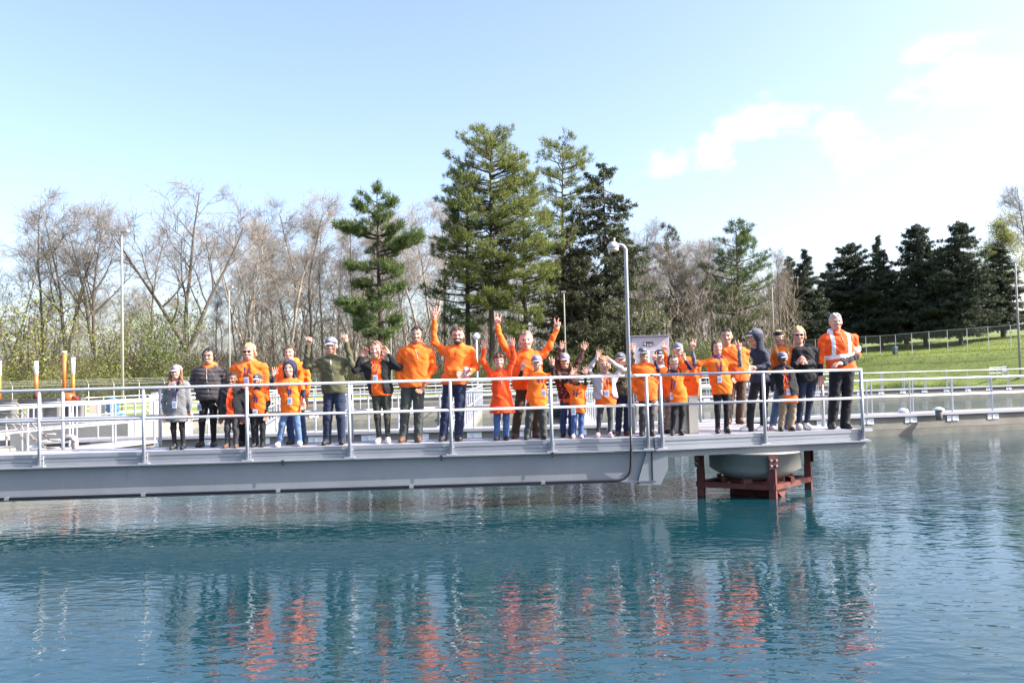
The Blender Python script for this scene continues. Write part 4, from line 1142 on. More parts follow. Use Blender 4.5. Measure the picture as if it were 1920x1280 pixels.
class SDF:
    """union of rounded cones / ellipsoids / rings, each with a material slot"""
    def __init__(s): s.p = []

    def rc(s, a, b, ra, rb, m_=0, sy=1., k=.03, zmin=None, zmax=None, cut=None):
        s.p.append(('c', np.array(a, float), np.array(b, float), ra, rb, m_, sy, k, zmin, zmax, cut)); return s

    def el(s, c, r, m_=0, k=.02, rot=None, zmin=None, zmax=None, cut=None):
        s.p.append(('e', np.array(c, float), np.array(r, float), rot, 0, m_, 1., k, zmin, zmax, cut)); return s

    def ring(s, c, Rr, r, m_=0, k=.015, sy=1., tilt=0.):
        s.p.append(('t', np.array(c, float), Rr, r, tilt, m_, sy, k, None, None, None)); return s

    def dist(s, q, X, Y, Z):
        kd = q[0]
        if kd == 'c':
            a, b, ra, rb, sy = q[1], q[2], q[3], q[4], q[6]; ba = b - a; yc = (a[1] + b[1]) / 2
            Yl = Y if sy == 1 else (Y - yc) / sy + yc
            L2 = (ba ** 2).sum() + 1e-9
            t = np.clip(((X - a[0]) * ba[0] + (Yl - a[1]) * ba[1] + (Z - a[2]) * ba[2]) / L2, 0, 1)
            d = np.sqrt((X - a[0] - ba[0] * t) ** 2 + (Yl - a[1] - ba[1] * t) ** 2 + (Z - a[2] - ba[2] * t) ** 2) - (ra + (rb - ra) * t)
        elif kd == 'e':
            c, r = q[1], q[2]; x, y, z = X - c[0], Y - c[1], Z - c[2]
            if q[3] is not None:
                M3 = q[3]; x, y, z = M3[0][0] * x + M3[0][1] * y + M3[0][2] * z, M3[1][0] * x + M3[1][1] * y + M3[1][2] * z, M3[2][0] * x + M3[2][1] * y + M3[2][2] * z
            l = np.sqrt((x / r[0]) ** 2 + (y / r[1]) ** 2 + (z / r[2]) ** 2); d = (l - 1) * min(r)
        else:
            c, Rr, r, tl, sy = q[1], q[2], q[3], q[4], q[6]; x, y, z = X - c[0], (Y - c[1]) / sy, Z - c[2] + (Y - c[1]) * -tl
            d = np.sqrt((np.sqrt(x * x + y * y) - Rr) ** 2 + z * z) - r
        if q[8] is not None: d = np.maximum(d, q[8] - Z)
        if q[9] is not None: d = np.maximum(d, Z - q[9])
        if q[10] is not None: d = np.maximum(d, q[10](X, Y, Z))
        return d

    def bb(s, q):
        if q[0] == 'c':
            r = max(q[3], q[4]); return np.minimum(q[1], q[2]) - r, np.maximum(q[1], q[2]) + r
        if q[0] == 'e': r = max(q[2]) if q[3] is not None else q[2]; return q[1] - r, q[1] + r
        r = q[2] + q[3]; h = q[3] + abs(q[4]) * r; return q[1] - (r, r, h), q[1] + (r, r, h)

    def mesh(s, h, noise=None):
        lo = np.min([s.bb(q)[0] for q in s.p], 0) - 3 * h; hi = np.max([s.bb(q)[1] for q in s.p], 0) + 3 * h
        n = np.ceil((hi - lo) / h).astype(int) + 1; D = np.full(n, .09, np.float32); O = np.full(n, .09, np.float32); Mi = np.zeros(n, np.int16)
        for q in s.p:
            a, b = s.bb(q); pad = q[7] + 2.5 * h
            i0_ = np.maximum(((a - pad - lo) / h).astype(int), 0); i1_ = np.minimum(((b + pad - lo) / h).astype(int) + 2, n)
            sl = tuple(slice(i0_[k], i1_[k]) for k in range(3))
            X = (lo[0] + h * np.arange(i0_[0], i1_[0]))[:, None, None]; Y = (lo[1] + h * np.arange(i0_[1], i1_[1]))[None, :, None]; Z = (lo[2] + h * np.arange(i0_[2], i1_[2]))[None, None, :]
            d = s.dist(q, X, Y, Z).astype(np.float32); d = np.broadcast_to(d, D[sl].shape)
            k = q[7]; A_ = D[sl]; hh = np.maximum(k - np.abs(A_ - d), 0) / k
            nd = np.minimum(A_, d) - hh * hh * k * .25
            up = d < O[sl]; O[sl] = np.where(up, d, O[sl]); Mi[sl] = np.where(up, q[5], Mi[sl]); D[sl] = nd
        if noise is not None:
            X = (lo[0] + h * np.arange(n[0]))[:, None, None]; Y = (lo[1] + h * np.arange(n[1]))[None, :, None]; Z = (lo[2] + h * np.arange(n[2]))[None, None, :]
            D = D + noise(X, Y, Z, Mi).astype(np.float32)
        V, Q = surfnet(D, lo, h)
        c = V[Q].mean(1); ii = np.clip(np.round((c - lo) / h).astype(int), 0, n - 1)
        return V, Q, Mi[tuple(ii.T)].astype(int)


SKIN = {'light': (.60, .33, .245), 'tan': (.42, .23, .15), 'medium': (.46, .26, .18), 'dark': (.15, .075, .045), 'pink': (.62, .31, .235)}
ORA = (.95, .150, .016); ORB = (.97, .185, .018); ORR = (.94, .075, .012)
BLACK = (.014, .014, .017); NAVY = (.018, .026, .065); JEAN = (.035, .065, .16); JEANL = (.10, .17, .30)


def cloth(name, col, **k):
    return mat('cloth_' + name, col, .85, bump=.55, bscale=26, var=k.pop('var', .07), vscale=k.pop('vscale', 9), sheen=.15, spec=.25, **k)


def camo(name, cols, sc=9):
    if name in MATS: return MATS[name]
    M = mat(name, cols[0], .9); t = M.node_tree; c = N(t, 'ShaderNodeTexCoord'); n = N(t, 'ShaderNodeTexNoise', Scale=sc, Detail=2.0, Distortion=.6)
    p = N(t, 'ShaderNodeMapping'); p.inputs['Scale'].default_value = (1, 1, 1.7); t.links.new(c.outputs['Object'], p.inputs[0]); t.links.new(p.outputs[0], n.inputs['Vector'])
    r = N(t, 'ShaderNodeValToRGB'); r.color_ramp.interpolation = 'CONSTANT'
    while len(r.color_ramp.elements) < len(cols): r.color_ramp.elements.new(.5)
    for e_, (pos, col) in zip(r.color_ramp.elements, zip((0, .44, .53, .62), cols)): e_.position = pos; e_.color = (*col, 1)
    t.links.new(n.outputs[0], r.inputs[0]); t.links.new(r.outputs[0], t.nodes['Principled BSDF'].inputs['Base Color']); return M


CM = {
    'orange': cloth('orange', ORA), 'orange2': cloth('bright_orange', ORB), 'orange3': cloth('red_orange', ORR), 'black': cloth('black', BLACK), 'navy': cloth('navy', NAVY),
    'jean': cloth('denim', JEAN, var=.2), 'jeanl': cloth('pale_denim', JEANL, var=.3), 'jeand': cloth('dark_denim', (.020, .028, .060), var=.2), 'jeang': cloth('grey_denim', (.06, .066, .062), var=.2),
    'jeanb': cloth('blue_denim', (.055, .11, .27), var=.2), 'grey': cloth('grey_coat', (.17, .17, .18)), 'charcoal': cloth('charcoal', (.045, .043, .05)), 'puffer': cloth('puffer', (.06, .052, .058)),
    'olive': cloth('olive', (.085, .085, .045)), 'brown': cloth('brown', (.085, .052, .036)), 'khaki': cloth('khaki', (.26, .20, .13)), 'pinkgrey': cloth('pale_fleece', (.50, .45, .47)), 'white': cloth('white_cotton', (.74, .72, .76)),
    'slate': cloth('slate', (.12, .13, .15)), 'hood': cloth('blue_grey_hood', (.030, .034, .056)), 'pink': cloth('pink', (.65, .24, .25)), 'purple': cloth('purple', (.06, .03, .13)), 'legging': cloth('grey_legging', (.055, .058, .065)),
    'camo': camo('camo_pants', [(.035, .04, .03), (.06, .065, .045), (.02, .022, .02), (.09, .09, .07)], 7), 'camo2': camo('camo_top', [(.08, .07, .04), (.20, .17, .10), (.03, .03, .02), (.32, .28, .19)], 10),
    'camop': camo('camo_pale', [(.22, .17, .15), (.32, .26, .23), (.14, .10, .09), (.4, .33, .29)], 12), 'floral': camo('floral_top', [(.02, .014, .016), (.025, .016, .018), (.16, .03, .03), (.45, .22, .18)], 34),
    'hivis': cloth('hivis', (.95, .11, .016)), 'refl': mat('reflective_tape', (.80, .80, .82), .35, .1), 'shoeb': mat('shoe_black', (.02, .02, .02), .5), 'shoew': mat('shoe_white', (.6, .57, .57), .5), 'shoebr': mat('shoe_brown', (.12, .055, .03), .6), 'shoep': mat('shoe_pink', (.62, .45, .46), .6)}
EYE = mat('eye_dark', (.02, .015, .015), .2); EYEW = mat('eye_white', (.62, .58, .56), .3); LIP = mat('lips', (.40, .13, .11), .5); TEETH = mat('teeth', (.78, .75, .70), .3)
HAIRC = {'black': (.014, .011, .010), 'brown': (.075, .040, .022), 'ltbrown': (.17, .095, .05), 'blonde': (.52, .34, .16), 'grey': (.42, .41, .41), 'sandy': (.20, .155, .12), 'auburn': (.13, .055, .028)}


def rotz(a): c, s = math.cos(a), math.sin(a); return np.array(((c, -s, 0), (s, c, 0), (0, 0, 1)))


def hand_sdf(S, wrist, dirv, pal, size, pose, m_, side):
    """palm and five fingers; dirv = along the hand, pal = palm facing, side +1/-1 = thumb side"""
    d = dirv / np.linalg.norm(dirv); n_ = pal - d * np.dot(pal, d); n_ /= np.linalg.norm(n_) + 1e-9; w = np.cross(d, n_) * side; L = size
    P = lambda a, b, c: wrist + d * a * L + w * b * L + n_ * c * L
    S.rc(P(-.15, 0, 0), P(.12, 0, 0), .15 * L, .17 * L, m_, 1, .01)
    for b in (-.15, 0, .15): S.rc(P(.12, b * .8, 0), P(.47, b, 0), .11 * L, .105 * L, m_, 1, .012)
    fl = [(-.21, .36, .062), (-.07, .44, .066), (.07, .47, .068), (.21, .42, .066)]     # little .. index
    for k, (b, ln, r) in enumerate(fl):
        straight = pose in ('open', 'relaxed') or (pose == 'peace' and k >= 2)
        b0 = P(.46, b, 0)
        if straight:
            fan = (b * .55 if pose == 'open' else b * .1) if pose != 'peace' else (.11 if k == 3 else -.10)
            cu = .02 if pose != 'relaxed' else .22
            m1 = P(.46 + ln * .5, b + fan * .5, cu * .4); t1 = P(.46 + ln, b + fan, cu * 1.3)
        else:
            m1 = P(.46 + ln * .32, b, .14); t1 = P(.34, b * .9, .22)
        S.rc(b0, m1, (r + .012) * L, r * L, m_, 1, .004); S.rc(m1, t1, r * L, (r - .012) * L, m_, 1, .004)
    if pose in ('open', 'relaxed'): S.rc(P(.08, .16, .02), P(.30, .36, .06), .085 * L, .072 * L, m_, 1, .008); S.rc(P(.30, .36, .06), P(.47, .44 if pose == 'open' else .36, .08), .07 * L, .055 * L, m_, 1, .004)
    else: S.rc(P(.08, .16, .03), P(.33, .27, .15), .085 * L, .07 * L, m_, 1, .008); S.rc(P(.33, .27, .15), P(.43, .05, .25), .07 * L, .058 * L, m_, 1, .004)


def person(sp):
    g = sp.get; Y0 = sp['Y']; hx, ht, hc = sp['head']                      # head centre x, top y, chin y (px)
    S_ = F / Y0; fx = sp['feet']; zf = g('zf', ZD)
    org = np.array((at((fx[0] + fx[1]) / 2, 830, Y0)[0], Y0, zf))
    pt = lambda px, py, dy=0: at(px, py, Y0 + dy) - org
    seed = int(hx * 7 + ht); rs = np.random.default_rng(seed)
    top = pt(hx, ht); chin = pt(hx, hc); capped = 1 if g('cap') or g('hood') else 0
    hh = (top[2] - chin[2]) * (.95 if capped else .985); hz0 = chin[2]
    Hh = hz0 + hh; hs = Hh / 1.78                                          # body scale
    tx = pt(g('tx', hx), ht)[0]; shw = sp['shw'] / S_                      # shoulder half width, metres
    shz = hz0 - hh * g('neck', .17); fa = g('face', 0.); RT = rotz(fa)
    hipx = pt(g('hx2', g('tx', (fx[0] + fx[1]) / 2)), ht)[0]; hipz = .515 * Hh; hem = pt(hx, sp['hem'])[2]; gr_ = g('girth', 1.0)
    mats = []; idx_ = {}

    def mi(key):
        if key not in idx_:
            idx_[key] = len(mats)
            mats.append(CM[key] if key in CM else {'skin': mat('skin_' + g('skin', 'light'), SKIN[g('skin', 'light')], .55, var=.06, vscale=14), 'eye': EYE, 'eyew': EYEW, 'lip': LIP, 'teeth': TEETH,
                         'brow': mat('hair_' + g('hair', ('short', 'brown'))[1], HAIRC[g('hair', ('short', 'brown'))[1]], .8, bump=.6, bscale=60, stretch=(3, 3, .5))}[key])
        return idx_[key]
    shirt, pants, shoe = sp['shirt'], sp['pants'], g('shoe', 'shoeb'); jacket = g('jacket'); sleeve = g('sleeve', jacket or shirt)
    B_ = SDF(); loose = g('loose', 1.0); r_t = shw * .82
    ch = np.array((tx, 0, shz - .025 * hs - r_t * .80)); wa = np.array(((tx * .55 + hipx * .45), 0, hipz + .12 * hs)); hp = np.array((hipx, 0, hipz))
    rw, rh = r_t * .86 * gr_, max(r_t * .90 * gr_, .172 * hs * g('legw', 1.))
    sy = g('sy', .66)
    zlow = hem - .02

    def torso(m_, add, z0, cut=None, flare=1.0):
        B_.rc(ch + (0, 0, .0), wa, r_t * .93 + add, rw + add, m_, sy, .04, z0, None, cut)
        if z0 < wa[2]: B_.rc(wa, hp, rw + add, rh * flare + add, m_, sy, .04, z0, None, cut)
        if z0 < hp[2]: B_.rc(hp, (hipx, 0, z0 - .03), rh * flare + add, rh * flare * g('flare', 1.0) + add, m_, sy, .03, z0, None, cut)
        for s_ in (-1, 1): B_.rc((tx + s_ * shw * .16, .012, shz - .002 * hs), (tx + s_ * shw * .70, 0, shz - .070 * hs), .048 * hs + add * .5, .058 * hs + add * .6, m_, 1, .05, None, None, cut)
        B_.rc((tx - shw * .45, 0, shz - .10 * hs), (tx + shw * .45, 0, shz - .10 * hs), .085 * hs + add * .5, .085 * hs + add * .5, m_, 1, .05, None, None, cut)
    # pelvis and legs
    pr = .098 * hs * g('legw', 1.)
    B_.rc((hipx - .055 * hs, 0, hipz - .03 * hs), (hipx + .055 * hs, 0, hipz - .03 * hs), min(pr * 1.12, rh * .72), min(pr * 1.12, rh * .72), mi(pants), .92, .03)
    kr, ar = (.058 * hs, .043 * hs) if g('tight') else (.070 * hs * g('legw', 1.), .062 * hs * g('legw', 1.))
    for k, px in enumerate(fx):
        s = -1 if k == 0 else 1; an = np.array((pt(px, 830)[0], .02, .075 * hs)); hj = np.array((hipx + s * .078 * hs * g('legw', 1.), 0, hipz - .06 * hs))
        kn = hj * .48 + an * .52 + RT @ np.array((0, -.025, .0)) + np.array((s * .006, 0, 0)); cuff = an + np.array((0, 0, -.03 * hs if not g('tight') else 0))
        B_.rc(hj, kn, pr * .93, kr, mi(pants), 1, .025); B_.rc(kn, cuff, kr, ar, mi(pants), 1, .03)
        if g('boots'): B_.rc(an + (0, 0, .14 * hs), an + (0, 0, -.03), .062 * hs, .050 * hs, mi(shoe), 1, .015)
        toe = RT @ rotz(s * .18) @ np.array((0, -.145 * hs, 0)); heel = RT @ np.array((0, .05 * hs, 0)); z_ = .042 * hs
        A3 = np.array((an[0], an[1], z_))
        B_.rc(A3 + heel, A3 + toe * .6, .045 * hs, .047 * hs, mi(shoe), 1, .02, .002); B_.rc(A3 + toe * .5, A3 + toe - (0, 0, .008), .047 * hs, .038 * hs, mi(shoe), 1, .02, .002)
        B_.rc(an + (0, 0, .03), A3 + toe * .25, .042 * hs, .042 * hs, mi(shoe), 1, .02, .002)
    # trunk
    if jacket:
        jh = pt(hx, g('jhem', sp['hem']))[2]; torso(mi(shirt), 0, zlow); ow = g('open', .0) / S_
        if ow:
            yc = -.0
            cutf = lambda X, Y, Z: np.minimum(np.minimum(ow * (.72 + .4 * np.clip((shz - Z) / .5, -.3, 1)) - np.abs(X - tx - g('openx', 0) / S_), -.02 - Y + 0 * X), shz + .3 - Z + 0 * X) if True else None
            torso(mi(jacket), .022, jh, cutf)
        else: torso(mi(jacket), .020, jh)
    else: torso(mi(shirt), .008 * loose, zlow)
    if g('belly'): B_.el((tx * .5 + hipx * .5, -.06 * hs, hipz + .15 * hs), (rw * .92, .13 * hs * g('belly'), .20 * hs), mi(shirt), .06, None, zlow)
    # collars, hoods
    cz = shz + .025 * hs; nb = np.array((tx * .6 + pt(hx, ht)[0] * .4, .025 * hs, cz))
    if g('collar'): B_.ring(nb, .072 * hs, .026 * hs, mi(g('collar')), .02, 1.05, .25)
    if g('hoodie'):
        hm = mi(g('hoodie') if isinstance(g('hoodie'), str) else (jacket or shirt))
        B_.ring(nb + (0, .01, .005), .085 * hs, .030 * hs, hm, .03, 1.1, .35); B_.el(nb + (0, .085 * hs, .005), (.115 * hs, .075 * hs, .075 * hs), hm, .03)
    # neck
    hcx = pt(hx, ht)[0]; B_.rc((hcx, .03 * hs, hz0 + .02), (nb[0], .025, shz - .03), .058 * hs, .064 * hs, mi('skin'), 1, .015)
    # arms
    hands = []
    aw = g('armw', 1.) * (1.12 if jacket else 1.0)
    for k, arm in enumerate(sp['arms']):
        s = -1 if k == 0 else 1; sh_ = np.array((tx + s * (shw - .058 * hs), 0, shz - .085 * hs))
        (ex, ey, ed), (wx, wy, wd) = arm[0], arm[1]; el = pt(ex, ey, ed); wr = pt(wx, wy, wd)
        if fa: sh_ = np.array((tx, 0, 0)) + RT @ (sh_ - np.array((tx, 0, 0)))
        upm = mi(sleeve); ra = .060 * hs * aw * g('slv', 1.)
        if g('tee'):        # short orange sleeve over a longer one
            mid = sh_ + (el - sh_) * .62; B_.rc(sh_, mid, ra * 1.08, ra * 1.10, mi(shirt), 1, .03); B_.rc(sh_ + (el - sh_) * .5, el, ra * .78, ra * .72, upm, 1, .012)
        else: B_.rc(sh_, el, ra, ra * .86, upm, 1, .035)
        if g('bandarm') and k in g('bandarm'):
            B_.rc(sh_ + (el - sh_) * .55, sh_ + (el - sh_) * .72, ra * .98, ra * .96, mi('refl'), 1, .004)
        fm = mi(g('forearm', sleeve)) if g('forearm') else upm
        cu = el + (wr - el) * .93
        B_.rc(el, cu, ra * (.86 if not g('tee') else .72), ra * (.66 if not g('tee') else .58), fm, 1, .03)
        if arm[2]:
            hd = pt(arm[2][0], arm[2][1], arm[2][2] if len(arm[2]) > 2 else wd); hands.append((wr, hd - wr, arm[3], s, arm[4] if len(arm) > 4 else np.array((0, -1., 0))))
    if g('bands'):   # reflective bands of the work jacket, lying on the jacket surface
        pass
    ph = rs.uniform(0, 6, 8); sk = idx_.get('skin', 99)

    def folds(X, Y, Z, Mi):
        wx, wz = X + .05 * np.sin(9 * Z + ph[1]) + .03 * np.sin(23 * Z + ph[6]), Z + .06 * np.sin(8 * X + ph[2]) + .03 * np.sin(19 * X + 7 * Y + ph[7])
        a = .0042 * np.sin(30 * wx + 17 * wz + ph[0]) * np.sin(11 * wz - 6 * wx + ph[4]) + .0042 * np.sin(27 * wx - 24 * wz + ph[3]) * np.sin(8 * wx + 9 * wz + ph[5]) + .002 * np.sin(52 * wz + 40 * wx + ph[5])
        if g('quilt'): a = a * .5 + .010 * (np.abs(np.sin(Z * 42 + .6 * np.sin(9 * X))) - .6) * ((Z > hem) & (Z < shz)) * -1
        return np.where(Mi == sk, 0, np.where(Z < np.minimum(hipz, hem), a * (.35 if g('tight') else .9), a * g('fold', 1.7)))
    V1, Q1, M1 = B_.mesh(.0135, folds)
    if g('tape'):      # reflective tape sewn to the jacket: two braces, a waist band
        c1 = V1[Q1].mean(1); tors = (M1 == idx_['hivis']) & (np.abs(c1[:, 0] - tx) < shw * .82)
        zb_ = pt(1570, 668)[2]; bandz = np.abs(c1[:, 2] - zb_ - .10 * (c1[:, 0] - tx)) < .036
        br = (np.abs(np.abs(c1[:, 0] - tx) - shw * .42) < .030) & (c1[:, 2] > zb_)
        M1 = np.where(tors & (bandz | br), mi('refl'), M1)

    def front_y(x, z):      # depth of the clothed front surface at (x, z)
        Yg = np.linspace(-.45, .05, 101); best = np.full(101, 1.)
        for q in B_.p: best = np.minimum(best, B_.dist(q, np.full(101, x), Yg, np.full(101, z)))
        j = np.argmax(best < 0); return Yg[j] if best[j] < 0 else -.12
    if g('bands'):
        pass
    # head
    Hd = SDF(); yaw = g('yaw', 0.) + fa; tilt = g('tilt', 0.)
    sk_ = mi('skin')
    Hd.el((0, .06, .62), (.325, .405, .375), sk_, .08).el((0, -.06, .40), (.265, .29, .38), sk_, .10).el((0, -.15, .15), (.17, .17, .145), sk_, .08)
    Hd.rc((0, -.335, .52), (0, -.425, .385), .035, .058, sk_, 1, .05).el((-.05, -.37, .375), (.045, .05, .04), sk_, .03).el((.05, -.37, .375), (.045, .05, .04), sk_, .03)
    for s in (-1, 1):
        Hd.el((s * .335, .06, .46), (.045, .085, .125), sk_, .03); Hd.el((s * .15, -.28, .40), (.10, .08, .09), sk_, .08); Hd.el((s * .13, -.325, .585), (.10, .05, .03), sk_, .05)
    Hd.el((0, -.34, .235), (.095, .05, .035), sk_, .04)
    Hd.rc((0, .08, .3), (0, .13, -.30), .195, .21, sk_, 1, .1)
    beard = g('beard')
    if beard: Hd.el((0, -.13, .17), (.235, .245, .205), sk_, .05)
    V2, Q2, M2 = Hd.mesh(.027)
    c = V2[Q2].mean(1); x, y, z = c[:, 0], c[:, 1], c[:, 2]; fr = y < -.12
    if beard: M2 = np.where((z < .34) & (z > -.08) & (y < .10) & ~((np.abs(x) < .11) & (np.abs(z - .245) < .022) & (y < -.3)) & ((z < .19) | (np.abs(x) > .12) | (np.abs(z - .30) < .035)), mi('brow'), M2)
    M2 = np.where(fr & (np.abs(z - .605) < .018) & (np.abs(np.abs(x) - .145) < .085), mi('brow'), M2)
    ew = fr & (((np.abs(x) - .135) / .062) ** 2 + ((z - .515) / .030) ** 2 < 1); M2 = np.where(ew, mi('eyew'), M2)
    M2 = np.where(fr & (((np.abs(x) - .135) / .036) ** 2 + ((z - .517) / .036) ** 2 < 1), mi('eye'), M2)
    sm = g('smile', 1); mw = .125 if sm else .09; mz = .235 + (.25 * (np.abs(x) ** 2) * 9 if sm else 0) * .35
    M2 = np.where(fr & (np.abs(x) < mw) & (np.abs(z - mz) < .024) & (y < -.2), mi('lip'), M2)
    if sm: M2 = np.where(fr & (np.abs(x) < mw * .72) & (np.abs(z - mz - .003) < .013) & (y < -.2), mi('teeth'), M2)
    ct, st_ = math.cos(tilt), math.sin(tilt); RX = np.array(((1, 0, 0), (0, ct, -st_), (0, st_, ct))); roll = g('roll', 0.); cr, sr = math.cos(roll), math.sin(roll); RY = np.array(((cr, 0, sr), (0, 1, 0), (-sr, 0, cr)))
    RM = rotz(yaw) @ RY @ RX; ho_ = np.array((hcx, -.01 * hs, hz0))
    hw_ = hh * (1.0 + .04 * (hs < .85)); place = lambda V: (V * np.array((hw_, hw_, hh))) @ RM.T + ho_
    parts_V = [V1, place(V2)]; parts_Q = [Q1, Q2 + len(V1)]; parts_M = [M1, M2]; nv_ = len(V1) + len(V2)
    for (wr, hd, pose, s, pal) in hands:
        Sz = SDF(); hand_sdf(Sz, np.zeros(3), hd, np.array(pal, float), .185 * max(hs, .72) * 1.04, pose, sk_, -s if hd[2] > 0 else s)
        Vh, Qh, Mh = Sz.mesh(.0062); parts_V.append(Vh + wr); parts_Q.append(Qh + nv_); parts_M.append(Mh); nv_ += len(Vh)
    V = np.concatenate(parts_V); Q = np.concatenate(parts_Q); M_ = np.concatenate(parts_M)
    o = link('person', np_mesh('person', V, Q, mats, M_, True), None, tuple(org)); tag(o, sp['label'], 'person', None)

    def child(name, Sd, h, ms, noise=None, raw=False):
        Vc, Qc, Mc = Sd.mesh(h, noise); Vc = Vc if raw else place(Vc)
        return link(name, np_mesh(name, Vc, Qc, ms, Mc, True), o)
    # hair
    hst, hcol = g('hair', ('short', 'brown')); HM = mat('hair_' + hcol, HAIRC[hcol], .8)
    pn = rs.uniform(0, 6, 4)
    hn = lambda X, Y, Z, Mi: .016 * np.sin(26 * X + 14 * Z + pn[0] + 2 * np.sin(9 * Y + pn[1])) + .012 * np.sin(31 * Y - 17 * X + pn[2] + 2 * np.sin(12 * Z))
    face = lambda X, Y, Z: np.minimum(np.minimum(-.02 - Y + .30 * np.clip(Z - .55, 0, 1), .80 + .14 * g('fringe', 0) * -1 - Z + .3 * X * X * -1), Z + 2)
    if hst != 'bald' and not (g('hood') and hst == 'short'):
        hr = SDF(); ck = face
        if hst == 'short':
            hr.el((0, .075, .645), (.345, .425, .395), 0, .03, None, .50, None, ck).el((0, .22, .42), (.27, .25, .20), 0, .05, None, .22)
        elif hst == 'curly':
            hr.el((0, .07, .66), (.385, .46, .42), 0, .03, None, .45, None, lambda X, Y, Z: np.minimum(-.05 - Y, .70 - Z)).el((0, .24, .42), (.29, .25, .25), 0, .05)
            for a in np.linspace(0, 6.28, 12): hr.el((.30 * math.cos(a), .08 + .36 * math.sin(a), .80), (.10, .10, .10), 0, .04)
        else:
            hr.el((0, .075, .645), (.352, .43, .40), 0, .03, None, .42, None, ck).el((0, .24, .42), (.30, .26, .28), 0, .06)
            for s in (-1, 1): hr.rc((s * .30, -.08, .72), (s * .345, .02, .34), .075, .07, 0, 1, .05)
            if hst == 'tied': hr.el((0, .46, .50), (.19, .17, .19), 0, .06)
        if hst == 'long':
            for s in (-1, 1):
                hr.rc((s * .32, -.04, .52), (s * .40, -.16, -.10), .095, .13, 0, 1, .08); hr.rc((s * .40, -.16, -.10), (s * .34, -.46, -.72), .13, .07, 0, 1, .06)
            hr.rc((0, .30, .4), (0, .33, -.4), .28, .22, 0, 1, .1)
        if hst == 'bun': hr.el((.06, .36, .92), (.20, .19, .17), 0, .06).el((.24, .30, .80), (.14, .12, .12), 0, .06)
        if hst == 'wisps':
            for s in (-1, 1): hr.rc((s * .33, .04, .62), (s * .42, .02, .30), .05, .03, 0, 1, .05)
            hr.el((0, .38, .55), (.22, .2, .3), 0, .06)
        if hst == 'tail': hr.rc((.0, .42, .6), (.20 * g('tside', -1), .36, .05), .13, .07, 0, 1, .06)
        if hst == 'braids':
            for s in (-1, 1):
                for j in range(6): hr.el((s * (.33 + .02 * j), -.02 - .03 * j, .28 - .13 * j), (.062, .06, .075), 0, .03)
        child('hair', hr, .034, [HM], hn)
    if g('cap'):
        cc = g('cap'); CP = cloth('cap_' + cc, {'grey': (.17, .18, .235), 'dark': (.045, .048, .062), 'slate': (.10, .105, .13), 'lilac': (.24, .21, .27), 'black': (.018, .018, .022)}[cc])
        cp_ = SDF(); cp_.el((0, .07, .66), (.375, .445, .40), 0, .02, None, .66).el((0, .07, 1.055), (.03, .03, .025), 0, .01)
        cap_o = child('cap', cp_, .034, [CP])
        br_ = SDF(); br_.el((0, -.42, .655), (.275, .32, .10), 0, .02, None, .665, None, None)
        Vb, Qb, Mb = br_.mesh(.028)
        Vb[:, 2] = .68 + (Vb[:, 2] - .665) * .22 - .30 * np.maximum(-.30 - Vb[:, 1], 0) * .8 - .9 * Vb[:, 0] ** 2
        Vp = place(Vb); link('brim', np_mesh('brim', Vp, Qb, [cloth('capbrim_' + g('brim', cc), {'grey': (.36, .36, .42), 'dark': (.04, .04, .05), 'slate': (.12, .12, .15), 'lilac': (.28, .25, .31), 'black': (.018, .018, .02), 'white': (.7, .62, .62)}[g('brim', cc)])], Mb, True), cap_o)
        em = SDF(); em.el((0, -.33, .83), (.12, .05, .06), 0, .01); child('cap_badge', em, .022, [mat('cap_patch', (.42, .40, .45) if cc != 'lilac' else (.5, .45, .5), .7)]).parent = cap_o
    if g('hood'):
        hk = SDF(); HC = CM[g('hood')]
        cutf = lambda X, Y, Z: np.minimum(.285 - np.sqrt(X * X * 1.05 + (Z - .44) ** 2 * .55), -.02 - Y)
        hk.el((0, .06, .56), (.43, .47, .52 if not g('cap') else .44), 0, .05, None, -.12, .74 if g('cap') else None, cutf); hk.rc((0, .16, .30), (0, .16, -.22), .36, .42, 0, .9, .08, None, None, lambda X, Y, Z: np.minimum(.26 - np.abs(X), -.05 - Y))
        child('hood', hk, .034, [HC])
    if g('band'):
        bd = SDF(); bd.el((0, .07, .68), (.372, .45, .40), 0, .02, None, .66, g('band')[1]); child('headband', bd, .034, [CM[g('band')[0]]])
    if g('glasses'):
        gb = MB(); dark = g('glasses') == 'sun'
        for s in (-1, 1):
            P_ = [(s * .135 + .092 * math.cos(a), -.395 - .02 * math.cos(2 * a), .515 + .062 * math.sin(a)) for a in np.linspace(0, 6.283, 11)[:-1]]
            if dark: gb.add([(a, b - .01, z) for a, b, z in P_] + [(a, b + .03, z) for a, b, z in P_], [tuple(range(10))[::-1], tuple(range(10, 20))] + [(k, (k + 1) % 10, 10 + (k + 1) % 10, 10 + k) for k in range(10)])
            else: gb.tube(P_ + [P_[0]], .011, 5)
            gb.tube([(s * .225, -.37, .53), (s * .345, .0, .52)], .012, 5)
        gb.tube([(-.05, -.41, .53), (.05, -.41, .53)], .012, 5)
        gb.v = [tuple(p_) for p_ in place(np.array(gb.v))]; go_ = gb.build('glasses', mat('sunglass', (.012, .01, .01), .15) if dark else mat('glasses_frame', (.06, .04, .04), .3), None, org=(0, 0, 0)); go_.parent = o
